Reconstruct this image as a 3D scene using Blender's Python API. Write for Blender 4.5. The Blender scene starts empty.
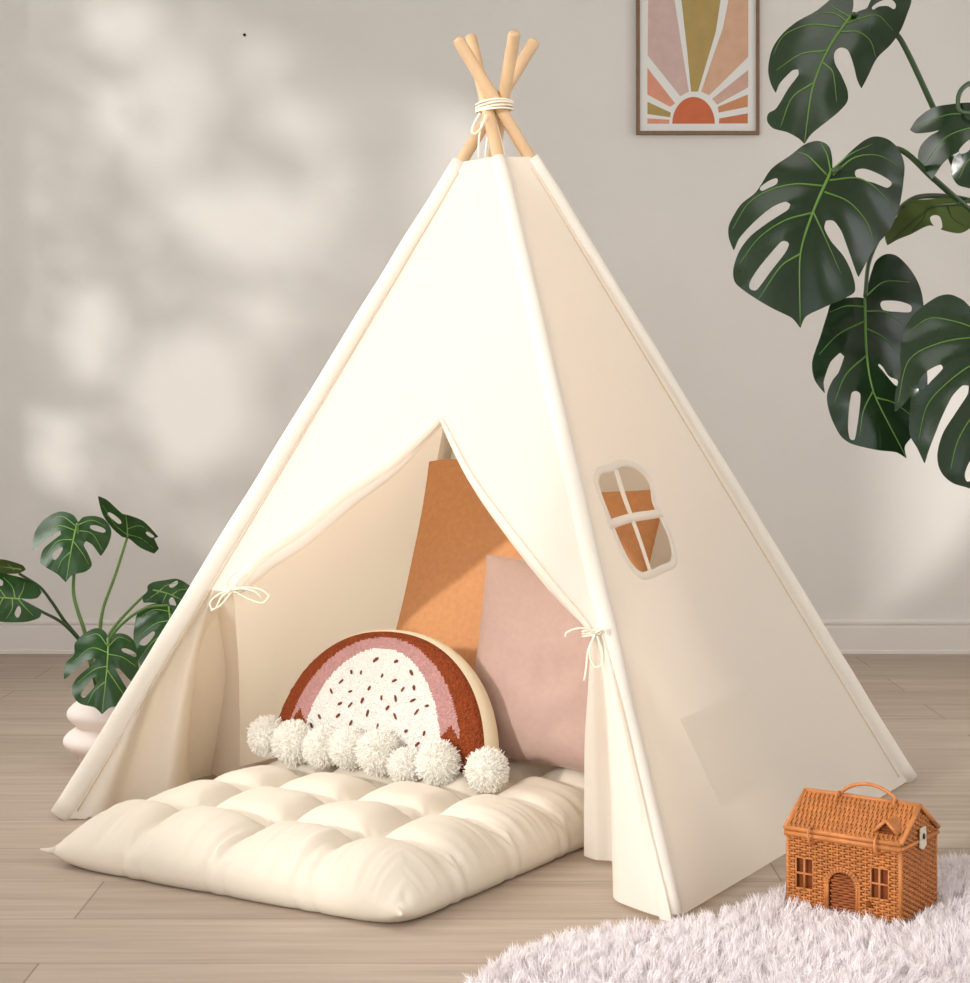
import bpy, math, random
import numpy as np
from mathutils import Vector, Matrix, noise
from mathutils.geometry import delaunay_2d_cdt

random.seed(7); rng = np.random.default_rng(7)
SC = bpy.context.scene
COL = SC.collection
# ------------------------------------------------------------------ camera model (used only to read real places off the photograph)
F, CX, YH, H = 1816.0, 485.0, 400.0, 0.783
def at(px, py, Y): return Vector(((px-CX)*Y/F, Y, H-(py-YH)*Y/F))
def ground(px, py, z=0.0):
    Y = (H-z)*F/(py-YH); return Vector(((px-CX)*Y/F, Y, z))
def proj(p): return (CX+F*p[0]/p[1], YH+F*(H-p[2])/p[1])
cam_d = bpy.data.cameras.new('camera'); cam = bpy.data.objects.new('camera', cam_d); COL.objects.link(cam)
cam.location = (0, 0, H); cam.rotation_euler = (math.pi/2, 0, 0)
cam_d.sensor_fit = 'HORIZONTAL'; cam_d.sensor_width = 36; cam_d.lens = 36*F/970
cam_d.shift_y = (YH-491.5)/970; cam_d.clip_start = 0.05; cam_d.clip_end = 100
SC.camera = cam

# ------------------------------------------------------------------ materials
def lin(c):
    return tuple((v/255/12.92) if v/255 <= .04045 else ((v/255+.055)/1.055)**2.4 for v in c)
def new_mat(name):
    m = bpy.data.materials.new(name); m.use_nodes = True
    nt = m.node_tree; return m, nt, nt.nodes['Principled BSDF'], nt.nodes['Material Output']
def mat(name, rgb, rough=.6, var=0.0, vscale=20, bump=0.0, bscale=60, spec=.5, sheen=0.0, stretch=(1, 1, 1), transl=0.0, trgb=None, metal=0, btype='NOISE'):
    m, nt, b, out = new_mat(name)
    c = lin(rgb); b.inputs['Base Color'].default_value = (*c, 1); b.inputs['Roughness'].default_value = rough
    b.inputs['Specular IOR Level'].default_value = spec; b.inputs['Metallic'].default_value = metal
    if sheen: b.inputs['Sheen Weight'].default_value = sheen
    tc = nt.nodes.new('ShaderNodeTexCoord'); mp = nt.nodes.new('ShaderNodeMapping'); mp.inputs['Scale'].default_value = stretch
    nt.links.new(tc.outputs['Object'], mp.inputs['Vector'])
    if var:
        n = nt.nodes.new('ShaderNodeTexNoise'); n.inputs['Scale'].default_value = vscale; n.inputs['Detail'].default_value = 5
        r = nt.nodes.new('ShaderNodeValToRGB')
        r.color_ramp.elements[0].position = .3; r.color_ramp.elements[1].position = .7
        r.color_ramp.elements[0].color = (*[v*(1-var) for v in c], 1); r.color_ramp.elements[1].color = (*[min(1, v*(1+var)) for v in c], 1)
        nt.links.new(mp.outputs[0], n.inputs['Vector']); nt.links.new(n.outputs['Fac'], r.inputs[0]); nt.links.new(r.outputs[0], b.inputs['Base Color'])
    bn = None
    if bump:
        if btype == 'NOISE':
            n = nt.nodes.new('ShaderNodeTexNoise'); n.inputs['Detail'].default_value = 4; o = n.outputs['Fac']
        else:
            n = nt.nodes.new('ShaderNodeTexVoronoi'); o = n.outputs['Distance']
        n.inputs['Scale'].default_value = bscale
        bn = nt.nodes.new('ShaderNodeBump'); bn.inputs['Strength'].default_value = bump; bn.inputs['Distance'].default_value = .004
        if btype != 'NOISE': bn.invert = True
        nt.links.new(mp.outputs[0], n.inputs['Vector']); nt.links.new(o, bn.inputs['Height']); nt.links.new(bn.outputs[0], b.inputs['Normal'])
    if transl:
        t = nt.nodes.new('ShaderNodeBsdfTranslucent'); t.inputs['Color'].default_value = (*lin(trgb or rgb), 1)
        mx = nt.nodes.new('ShaderNodeMixShader'); mx.inputs[0].default_value = transl
        nt.links.new(b.outputs[0], mx.inputs[1]); nt.links.new(t.outputs[0], mx.inputs[2]); nt.links.new(mx.outputs[0], out.inputs['Surface'])
        if bn: nt.links.new(bn.outputs[0], t.inputs['Normal'])
    return m

M = {}
M['wall'] = mat('wall_paint', (221, 217, 211), .9, var=.02, vscale=3, bump=.08, bscale=90, spec=.2)
M['trim'] = mat('trim_paint', (222, 216, 210), .6, spec=.3)
M['canvas'] = mat('canvas', (250, 249, 245), .9, var=.012, vscale=180, bump=.12, bscale=500, spec=.1, transl=.6, trgb=(255, 246, 233))
M['canvas_double'] = mat('canvas_double', (247, 242, 231), .9, var=.012, vscale=180, bump=.12, bscale=500, spec=.1, transl=.28, trgb=(255, 245, 230))
M['seam_shade'] = mat('seam_shadow_line', (214, 190, 158), .9, spec=.1)  # shadow along the sleeve seam, put into a beige tone
M['cord'] = mat('cotton_cord', (244, 234, 214), .85, bump=.3, bscale=400, spec=.1)
M['pole'] = mat('pine', (204, 170, 130), .55, var=.12, vscale=30, stretch=(1, 1, .08), bump=.05)
M['mattress'] = mat('cotton', (218, 207, 190), .9, bump=.14, bscale=45, spec=.1, sheen=.1)
M['orange'] = mat('ochre_linen', (202, 147, 103), .9, var=.06, vscale=90, bump=.2, bscale=70, spec=.1)
M['pink'] = mat('blush_linen', (184, 155, 143), .9, var=.03, vscale=90, bump=.12, bscale=60, spec=.1, sheen=.15)
M['cream'] = mat('cream_backing', (236, 222, 192), .9, bump=.2, bscale=200, spec=.1)
M['rust'] = mat('rust_tufting', (132, 62, 32), .95, var=.25, vscale=220, bump=.9, bscale=260, spec=.1, btype='VORONOI')
M['rose'] = mat('rose_tufting', (184, 137, 132), .95, var=.12, vscale=220, bump=.9, bscale=260, spec=.1, btype='VORONOI')
M['ivory'] = mat('ivory_tufting', (226, 221, 212), .95, var=.05, vscale=220, bump=.9, bscale=260, spec=.1, btype='VORONOI')
M['fleck'] = mat('fleck_yarn', (118, 62, 44), .95, bump=.4, bscale=300, spec=.1)
M['wool'] = mat('pompom_yarn', (255, 252, 245), .9, bump=.6, bscale=300, spec=.1, transl=.3)
M['fur'] = mat('fleece', (247, 241, 241), .85, var=.03, vscale=14, spec=.15, transl=.3)
M['hide'] = mat('fleece_backing', (236, 228, 228), .95, spec=.1)
M['wicker'] = mat('willow', (184, 116, 62), .5, var=.16, vscale=60, spec=.4)
M['wicker_shaded'] = mat('willow_recess_shade', (150, 84, 44), .55, var=.2, vscale=60, spec=.3)  # shade of the door recess is put into this darker brown
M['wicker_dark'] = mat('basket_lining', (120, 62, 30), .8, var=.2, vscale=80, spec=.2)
M['tag'] = mat('pale_leather', (214, 205, 188), .6)
M['snap'] = mat('dark_snap', (70, 58, 50), .35, metal=.6)
M['pot'] = mat('blush_ceramic', (242, 228, 220), .65, bump=.04, bscale=120, spec=.35)
M['pot_grey'] = mat('grey_ceramic', (150, 146, 142), .6)
M['soil'] = mat('soil', (58, 44, 34), 1, bump=.8, bscale=60)
M['leaf'] = mat('monstera_leaf', (19, 38, 16), .25, var=.18, vscale=14, bump=.05, bscale=30, spec=.4)
M['leaf_small'] = mat('young_leaf', (33, 70, 27), .3, var=.2, vscale=22, bump=.05, bscale=40, spec=.35)
M['leaf_under'] = mat('leaf_underside', (74, 92, 46), .5, var=.18, vscale=18, spec=.3)
M['vein'] = mat('leaf_vein', (78, 112, 42), .45, spec=.3)
M['vein_small'] = mat('young_leaf_vein', (128, 168, 82), .45, spec=.3)
M['stem'] = mat('petiole', (44, 66, 32), .4, spec=.4)
M['stem_small'] = mat('young_petiole', (88, 120, 58), .45, spec=.4)
M['walnut'] = mat('walnut_frame', (120, 88, 58), .5, var=.2, vscale=40, stretch=(8, 8, 1))
M['paper'] = mat('paper', (224, 224, 220), .8)
for k, c in dict(mauve=(200, 172, 164), olive=(170, 146, 88), peach=(206, 166, 138), coral=(214, 148, 122), blush=(202, 164, 148), tan=(196, 138, 96), terracotta=(196, 116, 78), sun=(196, 104, 66)).items():
    M['ink_'+k] = mat('ink_'+k, c, .8, var=.06, vscale=25)
M['speck'] = mat('speck_dark', (50, 46, 42), .4, metal=.7)
M['dapple_bark'] = mat('dapple_twig', (84, 66, 50), .9)

def floor_mat():
    m, nt, b, out = new_mat('oak_planks')
    N = nt.nodes.new; L = nt.links.new
    tc = N('ShaderNodeTexCoord'); mp = N('ShaderNodeMapping'); mp.inputs['Location'].default_value = (.62, .055, 0)
    L(tc.outputs['Object'], mp.inputs['Vector'])
    br = N('ShaderNodeTexBrick'); br.offset = .37; br.offset_frequency = 2; br.squash = 1
    br.inputs['Scale'].default_value = 1; br.inputs['Brick Width'].default_value = 1.75; br.inputs['Row Height'].default_value = .215
    br.inputs['Mortar Size'].default_value = .0016; br.inputs['Mortar Smooth'].default_value = .3
    br.inputs['Color1'].default_value = (*lin((183, 167, 151)), 1); br.inputs['Color2'].default_value = (*lin((172, 156, 140)), 1)
    br.inputs['Mortar'].default_value = (*lin((138, 121, 106)), 1)
    L(mp.outputs[0], br.inputs['Vector'])
    mp2 = N('ShaderNodeMapping'); mp2.inputs['Scale'].default_value = (.9, 14, 1); L(tc.outputs['Object'], mp2.inputs['Vector'])
    n = N('ShaderNodeTexNoise'); n.inputs['Scale'].default_value = 2.4; n.inputs['Detail'].default_value = 7; n.inputs['Roughness'].default_value = .62
    L(mp2.outputs[0], n.inputs['Vector'])
    r = N('ShaderNodeValToRGB'); r.color_ramp.elements[0].position = .32; r.color_ramp.elements[1].position = .68
    r.color_ramp.elements[0].color = (.80, .77, .75, 1); r.color_ramp.elements[1].color = (1.06, 1.06, 1.06, 1)
    L(n.outputs['Fac'], r.inputs[0])
    mx = N('ShaderNodeMix'); mx.data_type = 'RGBA'; mx.blend_type = 'MULTIPLY'; mx.inputs[0].default_value = 1
    L(br.outputs['Color'], mx.inputs[6]); L(r.outputs[0], mx.inputs[7]); L(mx.outputs[2], b.inputs['Base Color'])
    b.inputs['Roughness'].default_value = .55; b.inputs['Specular IOR Level'].default_value = .3
    bp = N('ShaderNodeBump'); bp.inputs['Strength'].default_value = .08; bp.inputs['Distance'].default_value = .002
    L(n.outputs['Fac'], bp.inputs['Height']); L(bp.outputs[0], b.inputs['Normal'])
    return m
M['floor'] = floor_mat()

# ------------------------------------------------------------------ object helpers
def thing(name, label, cat, loc=(0, 0, 0), group=None):
    o = bpy.data.objects.new(name, None); COL.objects.link(o); o.location = loc; o.empty_display_size = .05
    o['label'] = label; o['category'] = cat
    if group: o['group'] = group
    return o
def wloc(p):
    v = Vector((0, 0, 0))
    while p is not None: v += p.location; p = p.parent
    return v
def obj(name, verts, faces, mats, parent=None, smooth=True, midx=None, loc=None, label=None):
    """one mesh object; verts are in the world unless loc is given"""
    base = wloc(parent)
    org = Vector(loc) if loc is not None else base
    V = np.array([tuple(v) for v in verts], dtype=float).reshape(-1, 3) - np.array(org)
    me = bpy.data.meshes.new(name); me.from_pydata(V.tolist(), [], [tuple(f) for f in faces])
    for mm in (mats if isinstance(mats, (list, tuple)) else [mats]): me.materials.append(mm)
    if smooth: me.polygons.foreach_set('use_smooth', [True]*len(me.polygons))
    if midx is not None: me.polygons.foreach_set('material_index', midx)
    me.update()
    o = bpy.data.objects.new(name, me); COL.objects.link(o)
    if parent: o.parent = parent
    o.location = org-base
    if label: o['label'] = label
    return o
def struct(name, v, f, m, parent=None, smooth=False):
    o = obj(name, v, f, m, parent, smooth)
    if parent is None: o['kind'] = 'structure'
    return o
class MB:
    def __init__(s): s.v = []; s.f = []; s.m = []
    def add(s, v, f, m=0):
        n = len(s.v); s.v += [tuple(x) for x in v]; s.f += [tuple(i+n for i in q) for q in f]; s.m += [m]*len(f); return s
    def obj(s, name, mats, parent=None, smooth=True, **k): return obj(name, s.v, s.f, mats, parent, smooth, s.m, **k)
def box(x0, y0, z0, x1, y1, z1):
    v = [(x0, y0, z0), (x1, y0, z0), (x1, y1, z0), (x0, y1, z0), (x0, y0, z1), (x1, y0, z1), (x1, y1, z1), (x0, y1, z1)]
    return v, [(0, 3, 2, 1), (4, 5, 6, 7), (0, 1, 5, 4), (1, 2, 6, 5), (2, 3, 7, 6), (3, 0, 4, 7)]
def spline(pts, n=6, closed=False, corner=75, dim=3):
    P = [np.array(p, float) for p in pts]; N = len(P); out = []
    T = []
    for i in range(N):
        if closed or 0 < i < N-1:
            a = P[i]-P[i-1]; b = P[(i+1) % N]-P[i]
            la, lb = np.linalg.norm(a)+1e-12, np.linalg.norm(b)+1e-12
            ang = math.degrees(math.acos(max(-1, min(1, a.dot(b)/la/lb))))
            d = (a/la+b/lb); d = d/(np.linalg.norm(d)+1e-9)*min(la, lb)
            T.append(d*(.12 if ang > corner else 1.0))
        else:
            T.append(P[1]-P[0] if i == 0 else P[-1]-P[-2])
    for i in range(N if closed else N-1):
        p0, p1, m0, m1 = P[i], P[(i+1) % N], T[i], T[(i+1) % N]
        for k in range(n):
            t = k/n
            out.append((2*t**3-3*t**2+1)*p0+(t**3-2*t**2+t)*m0+(-2*t**3+3*t**2)*p1+(t**3-t**2)*m1)
    if not closed: out.append(P[-1])
    return out
def tube(path, rad, sides=8, cap=True, flat=1.0, closed=False):
    P = [Vector(p) for p in path]; n = len(P)
    R = rad if hasattr(rad, '__len__') else [rad]*n
    v = []; f = []; up = None
    for i in range(n):
        t = (P[(i+1) % n]-P[i-1]) if closed else (P[min(i+1, n-1)]-P[max(i-1, 0)])
        t.normalize()
        if up is None:
            up = Vector((0, 0, 1)) if abs(t.z) < .9 else Vector((0, 1, 0))
        a = (up-t*up.dot(t)).normalized(); b = t.cross(a); up = a
        for k in range(sides):
            th = 2*math.pi*k/sides
            v.append(P[i]+a*(R[i]*math.cos(th))+b*(R[i]*flat*math.sin(th)))
    for i in range(n if closed else n-1):
        j = (i+1) % n
        for k in range(sides):
            f.append((i*sides+k, i*sides+(k+1) % sides, j*sides+(k+1) % sides, j*sides+k))
    if cap and not closed:
        f.append(tuple(range(sides-1, -1, -1))); f.append(tuple((n-1)*sides+k for k in range(sides)))
    return v, f
def grid_faces(nr, nc, off=0, flip=False):
    f = []
    for r in range(nr-1):
        for c in range(nc-1):
            q = (off+r*nc+c, off+r*nc+c+1, off+(r+1)*nc+c+1, off+(r+1)*nc+c)
            f.append(q[::-1] if flip else q)
    return f
def revolve(prof, cx, cy, seg=48):
    v = []; f = []
    for r, z in prof:
        for k in range(seg):
            t = 2*math.pi*k/seg; v.append((cx+r*math.cos(t), cy+r*math.sin(t), z))
    for i in range(len(prof)-1):
        for k in range(seg):
            f.append((i*seg+k, i*seg+(k+1) % seg, (i+1)*seg+(k+1) % seg, (i+1)*seg+k))
    return v, f
def inside(P, poly):
    x, y = P[:, 0], P[:, 1]; r = np.zeros(len(P), bool); n = len(poly); j = n-1
    for i in range(n):
        xi, yi = poly[i][:2]; xj, yj = poly[j][:2]
        c = ((yi > y) != (yj > y)) & (x < (xj-xi)*(y-yi)/((yj-yi) or 1e-12)+xi); r ^= c; j = i
    return r
def seg_dist(P, line):
    d = np.full(len(P), 1e9)
    for a, b in zip(line[:-1], line[1:]):
        a = np.array(a[:2], float); b = np.array(b[:2], float); ab = b-a
        t = np.clip(((P-a)@ab)/(ab@ab+1e-12), 0, 1); d = np.minimum(d, np.linalg.norm(P-(a+t[:, None]*ab), axis=1))
    return d
def triangulate(outline, holes, step):
    """points and triangles filling an outline with holes; also the boundary loops as index lists"""
    loops = [outline]+holes; pts = []; edges = []
    for lp in loops:
        n = len(pts); k = len(lp); pts += [(float(p[0]), float(p[1])) for p in lp]; edges += [(n+i, n+(i+1) % k) for i in range(k)]
    A = np.array(pts); lo = A.min(0); hi = A.max(0)
    gx, gy = np.meshgrid(np.arange(lo[0]+step/2, hi[0], step), np.arange(lo[1]+step/2, hi[1], step))
    gx[1::2] += step/2
    G = np.stack([gx.ravel(), gy.ravel()], 1); ok = inside(G, outline)
    for h in holes: ok &= ~inside(G, h)
    G = G[ok]; d = np.full(len(G), 1e9)
    for lp in loops: d = np.minimum(d, seg_dist(G, list(lp)+[lp[0]]))
    G = G[d > step*.45]
    pts += [tuple(g) for g in G]
    res = delaunay_2d_cdt([Vector(p) for p in pts], edges, [], 0, 1e-7)
    V = np.array([tuple(p) for p in res[0]]); T = [tuple(t) for t in res[2]]
    cen = np.array([V[list(t)].mean(0) for t in T]); ok = inside(cen, outline)
    for h in holes: ok &= ~inside(cen, h)
    return V, [t for t, k in zip(T, ok) if k]
def shell(V3, tris, thick_vec):
    """gives a sheet a thickness: front, back and rim"""
    n = len(V3); V = [Vector(p) for p in V3]; W = [p+(thick_vec[i] if isinstance(thick_vec, list) else thick_vec) for i, p in enumerate(V)]
    f = [tuple(t) for t in tris]+[tuple(i+n for i in t[::-1]) for t in tris]; X = []
    cnt = {}
    for t in tris:
        for a, b in zip(t, t[1:]+t[:1]): cnt[(a, b)] = cnt.get((a, b), 0)+1
    for (a, b) in list(cnt):
        if (b, a) not in cnt:
            k = len(X); X += [V[b], V[a], W[a], W[b]]; f.append((2*n+k, 2*n+k+1, 2*n+k+2, 2*n+k+3))
    return V+W+X, f

# ------------------------------------------------------------------ room
YW = 5.62; XL, XR, YF, ZC = -2.05, 2.6, -1.6, 2.75
struct('floor', *box(XL-.1, YF, -.1, XR+.1, YW+.1, 0), M['floor'])
struct('wall_back', *box(XL-.1, YW, 0, XR+.1, YW+.1, ZC), M['wall'])
struct('ceiling', *box(XL-.1, YF, ZC, XR+.1, YW+.1, ZC+.1), M['wall'])
WIN = [(3.0, 4.9, .75, 2.6), (-.9, 1.7, .7, 2.5)]        # openings of the left wall: y0, y1, z0, z1
b = MB(); ys = [YF, WIN[1][0], WIN[1][1], WIN[0][0], WIN[0][1], YW]
for i in range(5):
    hole = {1: WIN[1], 3: WIN[0]}.get(i)
    if hole:
        b.add(*box(XL-.1, ys[i], 0, XL, ys[i+1], hole[2])); b.add(*box(XL-.1, ys[i], hole[3], XL, ys[i+1], ZC))
    else: b.add(*box(XL-.1, ys[i], 0, XL, ys[i+1], ZC))
o = b.obj('wall_left', M['wall'], smooth=False); o['kind'] = 'structure'
for n, (y0, y1, z0, z1) in enumerate(WIN):
    b = MB(); x0, x1 = XL-.08, XL-.02
    for q in ((y0, z0, y0+.05, z1), (y1-.05, z0, y1, z1), (y0, z0, y1, z0+.05), (y0, z1-.05, y1, z1)):
        b.add(*box(x0, q[0], q[1], x1, q[2], q[3]))
    k = 3 if n == 0 else 4
    if n: ym = (y0+y1)/2; b.add(*box(x0, ym-.02, z0, x1, ym+.02, z1))
    o = b.obj('window_%d' % (n+1), M['trim'], smooth=False); o['kind'] = 'structure'
RW_ = (2.0, 4.3, .8, 2.45); y0, y1, z0, z1 = RW_  # added unseen window opening, for fill from the right
b = MB()
for q in ((YF, 0, y0, ZC), (y1, 0, YW, ZC), (y0, 0, y1, z0), (y0, z1, y1, ZC)): b.add(*box(XR, q[0], q[1], XR+.1, q[2], q[3]))
o = b.obj('wall_right', M['wall'], smooth=False); o['kind'] = 'structure'
b = MB(); x0, x1 = XR+.02, XR+.08; ym = (y0+y1)/2
for q in ((y0, z0, y0+.05, z1), (y1-.05, z0, y1, z1), (y0, z0, y1, z0+.05), (y0, z1-.05, y1, z1), (ym-.02, z0, ym+.02, z1)): b.add(*box(x0, q[0], q[1], x1, q[2], q[3]))
o = b.obj('window_3', M['trim'], smooth=False); o['kind'] = 'structure'  # trim of the added unseen right window
def baseboard(name, prof, p0, p1, nrm):
    p0 = Vector(p0); p1 = Vector(p1); nrm = Vector(nrm); v = []
    for p in (p0, p1): v += [p+nrm*d+Vector((0, 0, z)) for d, z in prof]
    k = len(prof); f = [(i, i+1, k+i+1, k+i) for i in range(k-1)]
    o = struct(name, v, f, M['trim']); return o
prof = [(0, .104), (.009, .104), (.013, .099), (.013, .092), (.008, .088), (.008, .084), (.016, .080), (.016, .012), (.02, .008), (.02, 0)]
baseboard('baseboard_back', prof, (XL, YW, 0), (XR, YW, 0), (0, -1, 0))
baseboard('baseboard_left', prof, (XL, YF, 0), (XL, YW-.02, 0), (1, 0, 0))

# an unseen leafy branch, added outside the far window to break the sun into patches
SUN_D = Vector((.80, .95, -.34)).normalized()
def wall_to_window(px, py, x=XL-.55):
    p = at(px, py, YW); t = (p.x-x)/SUN_D.x; return p-SUN_D*t

# ------------------------------------------------------------------ framed print
def Z(ox, oy, s): return lambda p: (ox+p[0]/s, oy+p[1]/s)
zp = Z(630, 0, 6.93)
root = thing('framed_print', 'framed sun and rays print in a thin walnut frame hanging on the wall', 'picture', at(697, 135, YW-.012))
def fr(x0, y0, x1, y1, ya, yb):
    a = at(*zp((x0, y0)), YW); c = at(*zp((x1, y1)), YW)
    return box(min(a.x, c.x), YW-yb, min(a.z, c.z), max(a.x, c.x), YW-ya, max(a.z, c.z))
TOP = -390
b = MB()
for q in ((42, TOP, 64, 937), (868, TOP, 890, 937), (64, 915, 868, 937), (64, TOP, 868, TOP+22)): b.add(*fr(*q, .001, .024))
b.obj('frame', M['walnut'], root, smooth=False)
inks = ['paper', 'ink_mauve', 'ink_olive', 'ink_peach', 'ink_coral', 'ink_blush', 'ink_tan', 'ink_terracotta', 'ink_sun']
b = MB(); b.add(*fr(60, TOP+15, 872, 920, .002, .013))
def ink(poly, m, y=.0134):
    k = YW-y; pts = [at(*zp(p), YW) for p in poly]; pts = [(p.x, k, p.z) for p in pts]
    b.add(pts, [tuple(range(len(pts)))], inks.index(m))
ink([(125, -320), (262, -320), (305, 0), (355, 330), (405, 640), (345, 672), (120, 390)], 'ink_mauve')
ink([(310, -320), (352, 0), (392, 350), (420, 640), (468, 640), (530, 430), (590, 230), (625, 0), (655, -320)], 'ink_olive')
ink([(720, -320), (680, 0), (640, 200), (570, 400), (490, 640), (545, 665), (815, 400), (815, -320)], 'ink_peach')
ink([(118, 475), (118, 660), (275, 745), (310, 722)], 'ink_coral'); ink([(118, 710), (118, 795), (275, 817), (280, 785)], 'ink_olive')
ink([(118, 825), (118, 862), (270, 862), (270, 834)], 'ink_coral'); ink([(815, 490), (565, 690), (600, 730), (815, 610)], 'ink_blush')
ink([(812, 660), (605, 745), (610, 785), (812, 745)], 'ink_tan'); ink([(812, 790), (615, 825), (612, 860), (812, 860)], 'ink_terracotta')
ink([(437+147*math.cos(t), 862-185*math.sin(t)) for t in np.linspace(0, math.pi, 40)], 'ink_sun')
b.obj('print', [M[k] for k in inks], root, smooth=False)
# a small speck on the bare wall: a dark dot of unknown kind
n = at(244.5, 35, YW)
rp = [(n.x+.0045*math.cos(t), n.y-.004, n.z+.0045*math.sin(t)) for t in np.linspace(0, 2*math.pi, 13)[:-1]]
bp = [(p[0], YW+.004, p[2]) for p in rp]
o = obj('speck', rp+bp, [tuple(range(12))]+[(i, 12+i, 12+(i+1) % 12, (i+1) % 12) for i in range(12)], M['speck'])
o['label'] = 'tiny dark speck on the bare wall above the sun patches'; o['category'] = 'speck'

# ------------------------------------------------------------------ teepee tent
G = {'FL': ground(62, 818), 'FR': ground(673, 919), 'BR': ground(907, 781)}
G['BL'] = G['FL']+G['BR']-G['FR']
CEN = (G['FL']+G['BR'])/2
E1 = (G['FR']-G['FL']).normalized(); E2 = Vector((-E1.y, E1.x, 0))
def AB(a, b_, z=0): return CEN+E1*a+E2*b_+Vector((0, 0, z))
YC = CEN.y
LASH = {'FL': at(494, 108, YC+.034), 'FR': at(487, 108, YC-.013), 'BR': at(499.5, 108, YC-.014), 'BL': at(502, 108, YC+.011)}
TIPY = {'FL': 40, 'FR': 36, 'BR': 38, 'BL': 31}
TOPY = {'FL': 163, 'FR': 159, 'BR': 159, 'BL': 163}
def on_pole(k, py):
    a, c = G[k], LASH[k]; lo, hi = 0., 1.6
    for _ in range(50):
        m = (lo+hi)/2
        if proj(a+(c-a)*m)[1] > py: lo = m
        else: hi = m
    return a+(c-a)*lo
TIP = {k: on_pole(k, TIPY[k]) for k in G}; TOPP = {k: on_pole(k, TOPY[k]) for k in G}
tent = thing('play_tent', 'cream canvas teepee play tent on four wooden poles with its door tied open', 'tent', CEN)
for k in G:
    a, t = G[k], TIP[k]; d = (t-a).normalized(); L = (t-a).length
    path = [a+d*.02, a+d*.3, a+d*(L-.4), a+d*(L-.008), a+d*(L-.003), a+d*L]
    obj('pole', *tube(path, [.0122, .0122, .0122, .0122, .0105, .0055], 20), M['pole'], tent)
RS = {'FL': (.0235, .0185), 'FR': (.0165, .0150), 'BR': (.022, .018), 'BL': (.02, .017)}
for k in G:
    a, t = G[k], TOPP[k]; path = []; rad = []
    for i in range(41):
        q = i/40; p = a.lerp(t, q); p = p+Vector((noise.noise(p*9), noise.noise(p*9+Vector((5, 0, 0))), 0))*.0025
        path.append(p); rad.append(RS[k][0]*(1-q)+RS[k][1]*q)
    path[0].z = .003
    obj('pole_sleeve', *tube(path, rad, 18), M['canvas_double'], tent)

def face(k0, k1, o0, o1, sag=.012, seed=0):
    B0, B1, T0, T1 = G[k0], G[k1], TOPP[k0], TOPP[k1]
    nrm = (B1-B0).cross(T0-B0).normalized()
    mid = (B0+B1)/2-CEN
    if nrm.dot(mid) < 0: nrm = -nrm
    def Fn(u, v):
        p = B0.lerp(B1, u).lerp(T0.lerp(T1, u), v)
        off = o0*(1-u)+o1*u-sag*math.sin(math.pi*u)*math.sin(math.pi*min(1, max(0, v))**.8)
        off += .006*noise.noise(Vector((p.x*5+seed, p.y*5, p.z*3)))*math.sin(math.pi*u)**2
        q = p+nrm*off; q.z = max(q.z, .003)
        return q
    Fn.n = nrm; return Fn
def solve(Fn, px, py):
    u, v = .5, .5
    for _ in range(30):
        x, y = proj(Fn(u, v)); e = 1e-4
        xu, yu = proj(Fn(u+e, v)); xv, yv = proj(Fn(u, v+e))
        J = np.array([[(xu-x)/e, (xv-x)/e], [(yu-y)/e, (yv-y)/e]])
        du = np.linalg.solve(J, np.array([px-x, py-y])); u += float(du[0]); v += float(du[1])
        u = min(1.3, max(-.3, u)); v = min(1.1, max(-.1, v))
    return u, v
FRONT = face('FL', 'FR', .004, .0118, .006, 1); RIGHT = face('FR', 'BR', .0118, .008, .010, 5)
BACK = face('BR', 'BL', .004, .004, .008, 9); LEFT = face('BL', 'FL', .004, .004, .008, 13)
def plain(name, Fn, nu=28, nv=44, v1=1.0):
    V = [Fn(i/nu, j/nv*v1) for j in range(nv+1) for i in range(nu+1)]
    n = len(V); W = [p-Fn.n*.0012 for p in V]
    obj(name, V+W, grid_faces(nv+1, nu+1)+grid_faces(nv+1, nu+1, n, True), M['canvas'], tent)
plain('back_panel', BACK); plain('side_panel', LEFT)

# right side panel with its window
zw = Z(580, 440, 6.14)
WOPEN = [(200, 192), (262, 165), (335, 175), (402, 228), (435, 295), (452, 400), (490, 480), (540, 590), (565, 690), (556, 742), (500, 768), (430, 800), (368, 806), (300, 730), (228, 580), (190, 480), (135, 340), (115, 262), (132, 212)]
SC_UV = 1.25
wuv = [solve(RIGHT, *zw(p)) for p in WOPEN]; wuv = [tuple(p) for p in spline([(u, v) for u, v in wuv], 4, True, 200, 2)]
rect = [(i/30, 0) for i in range(30)]+[(1, i/40) for i in range(40)]+[(1-i/30, 1) for i in range(30)]+[(0, 1-i/40) for i in range(40)]
V2, T2 = triangulate(rect, [wuv], .03)
obj('side_panel', *shell([RIGHT(*p) for p in V2], T2, -RIGHT.n*.0012), M['canvas'], tent)
cw = np.mean(np.array(wuv), 0)
def rib(path_uv, wid, off, closed=False, thick=.003):
    """a flat stitched band lying on the right panel"""
    P = [RIGHT(*p)+RIGHT.n*off for p in path_uv]; n = len(P); V = []
    for i in range(n):
        t = (P[(i+1) % n]-P[i-1]) if closed else P[min(i+1, n-1)]-P[max(i-1, 0)]
        s = t.normalized().cross(RIGHT.n); w = wid[i] if hasattr(wid, '__len__') else wid
        V += [P[i]-s*w, P[i]-s*w*.8+RIGHT.n*thick, P[i]+s*w*.8+RIGHT.n*thick, P[i]+s*w]
    f = []
    for i in range(n if closed else n-1):
        j = (i+1) % n
        for k in range(4): f.append((i*4+k, i*4+(k+1) % 4, j*4+(k+1) % 4, j*4+k))
    return V, f
big = [tuple(cw+(np.array(p)-cw)*1.07) for p in wuv]
wf = obj('window_frame', *rib(big, .0075, -.0006, True, .0016), M['canvas'], tent)
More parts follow.
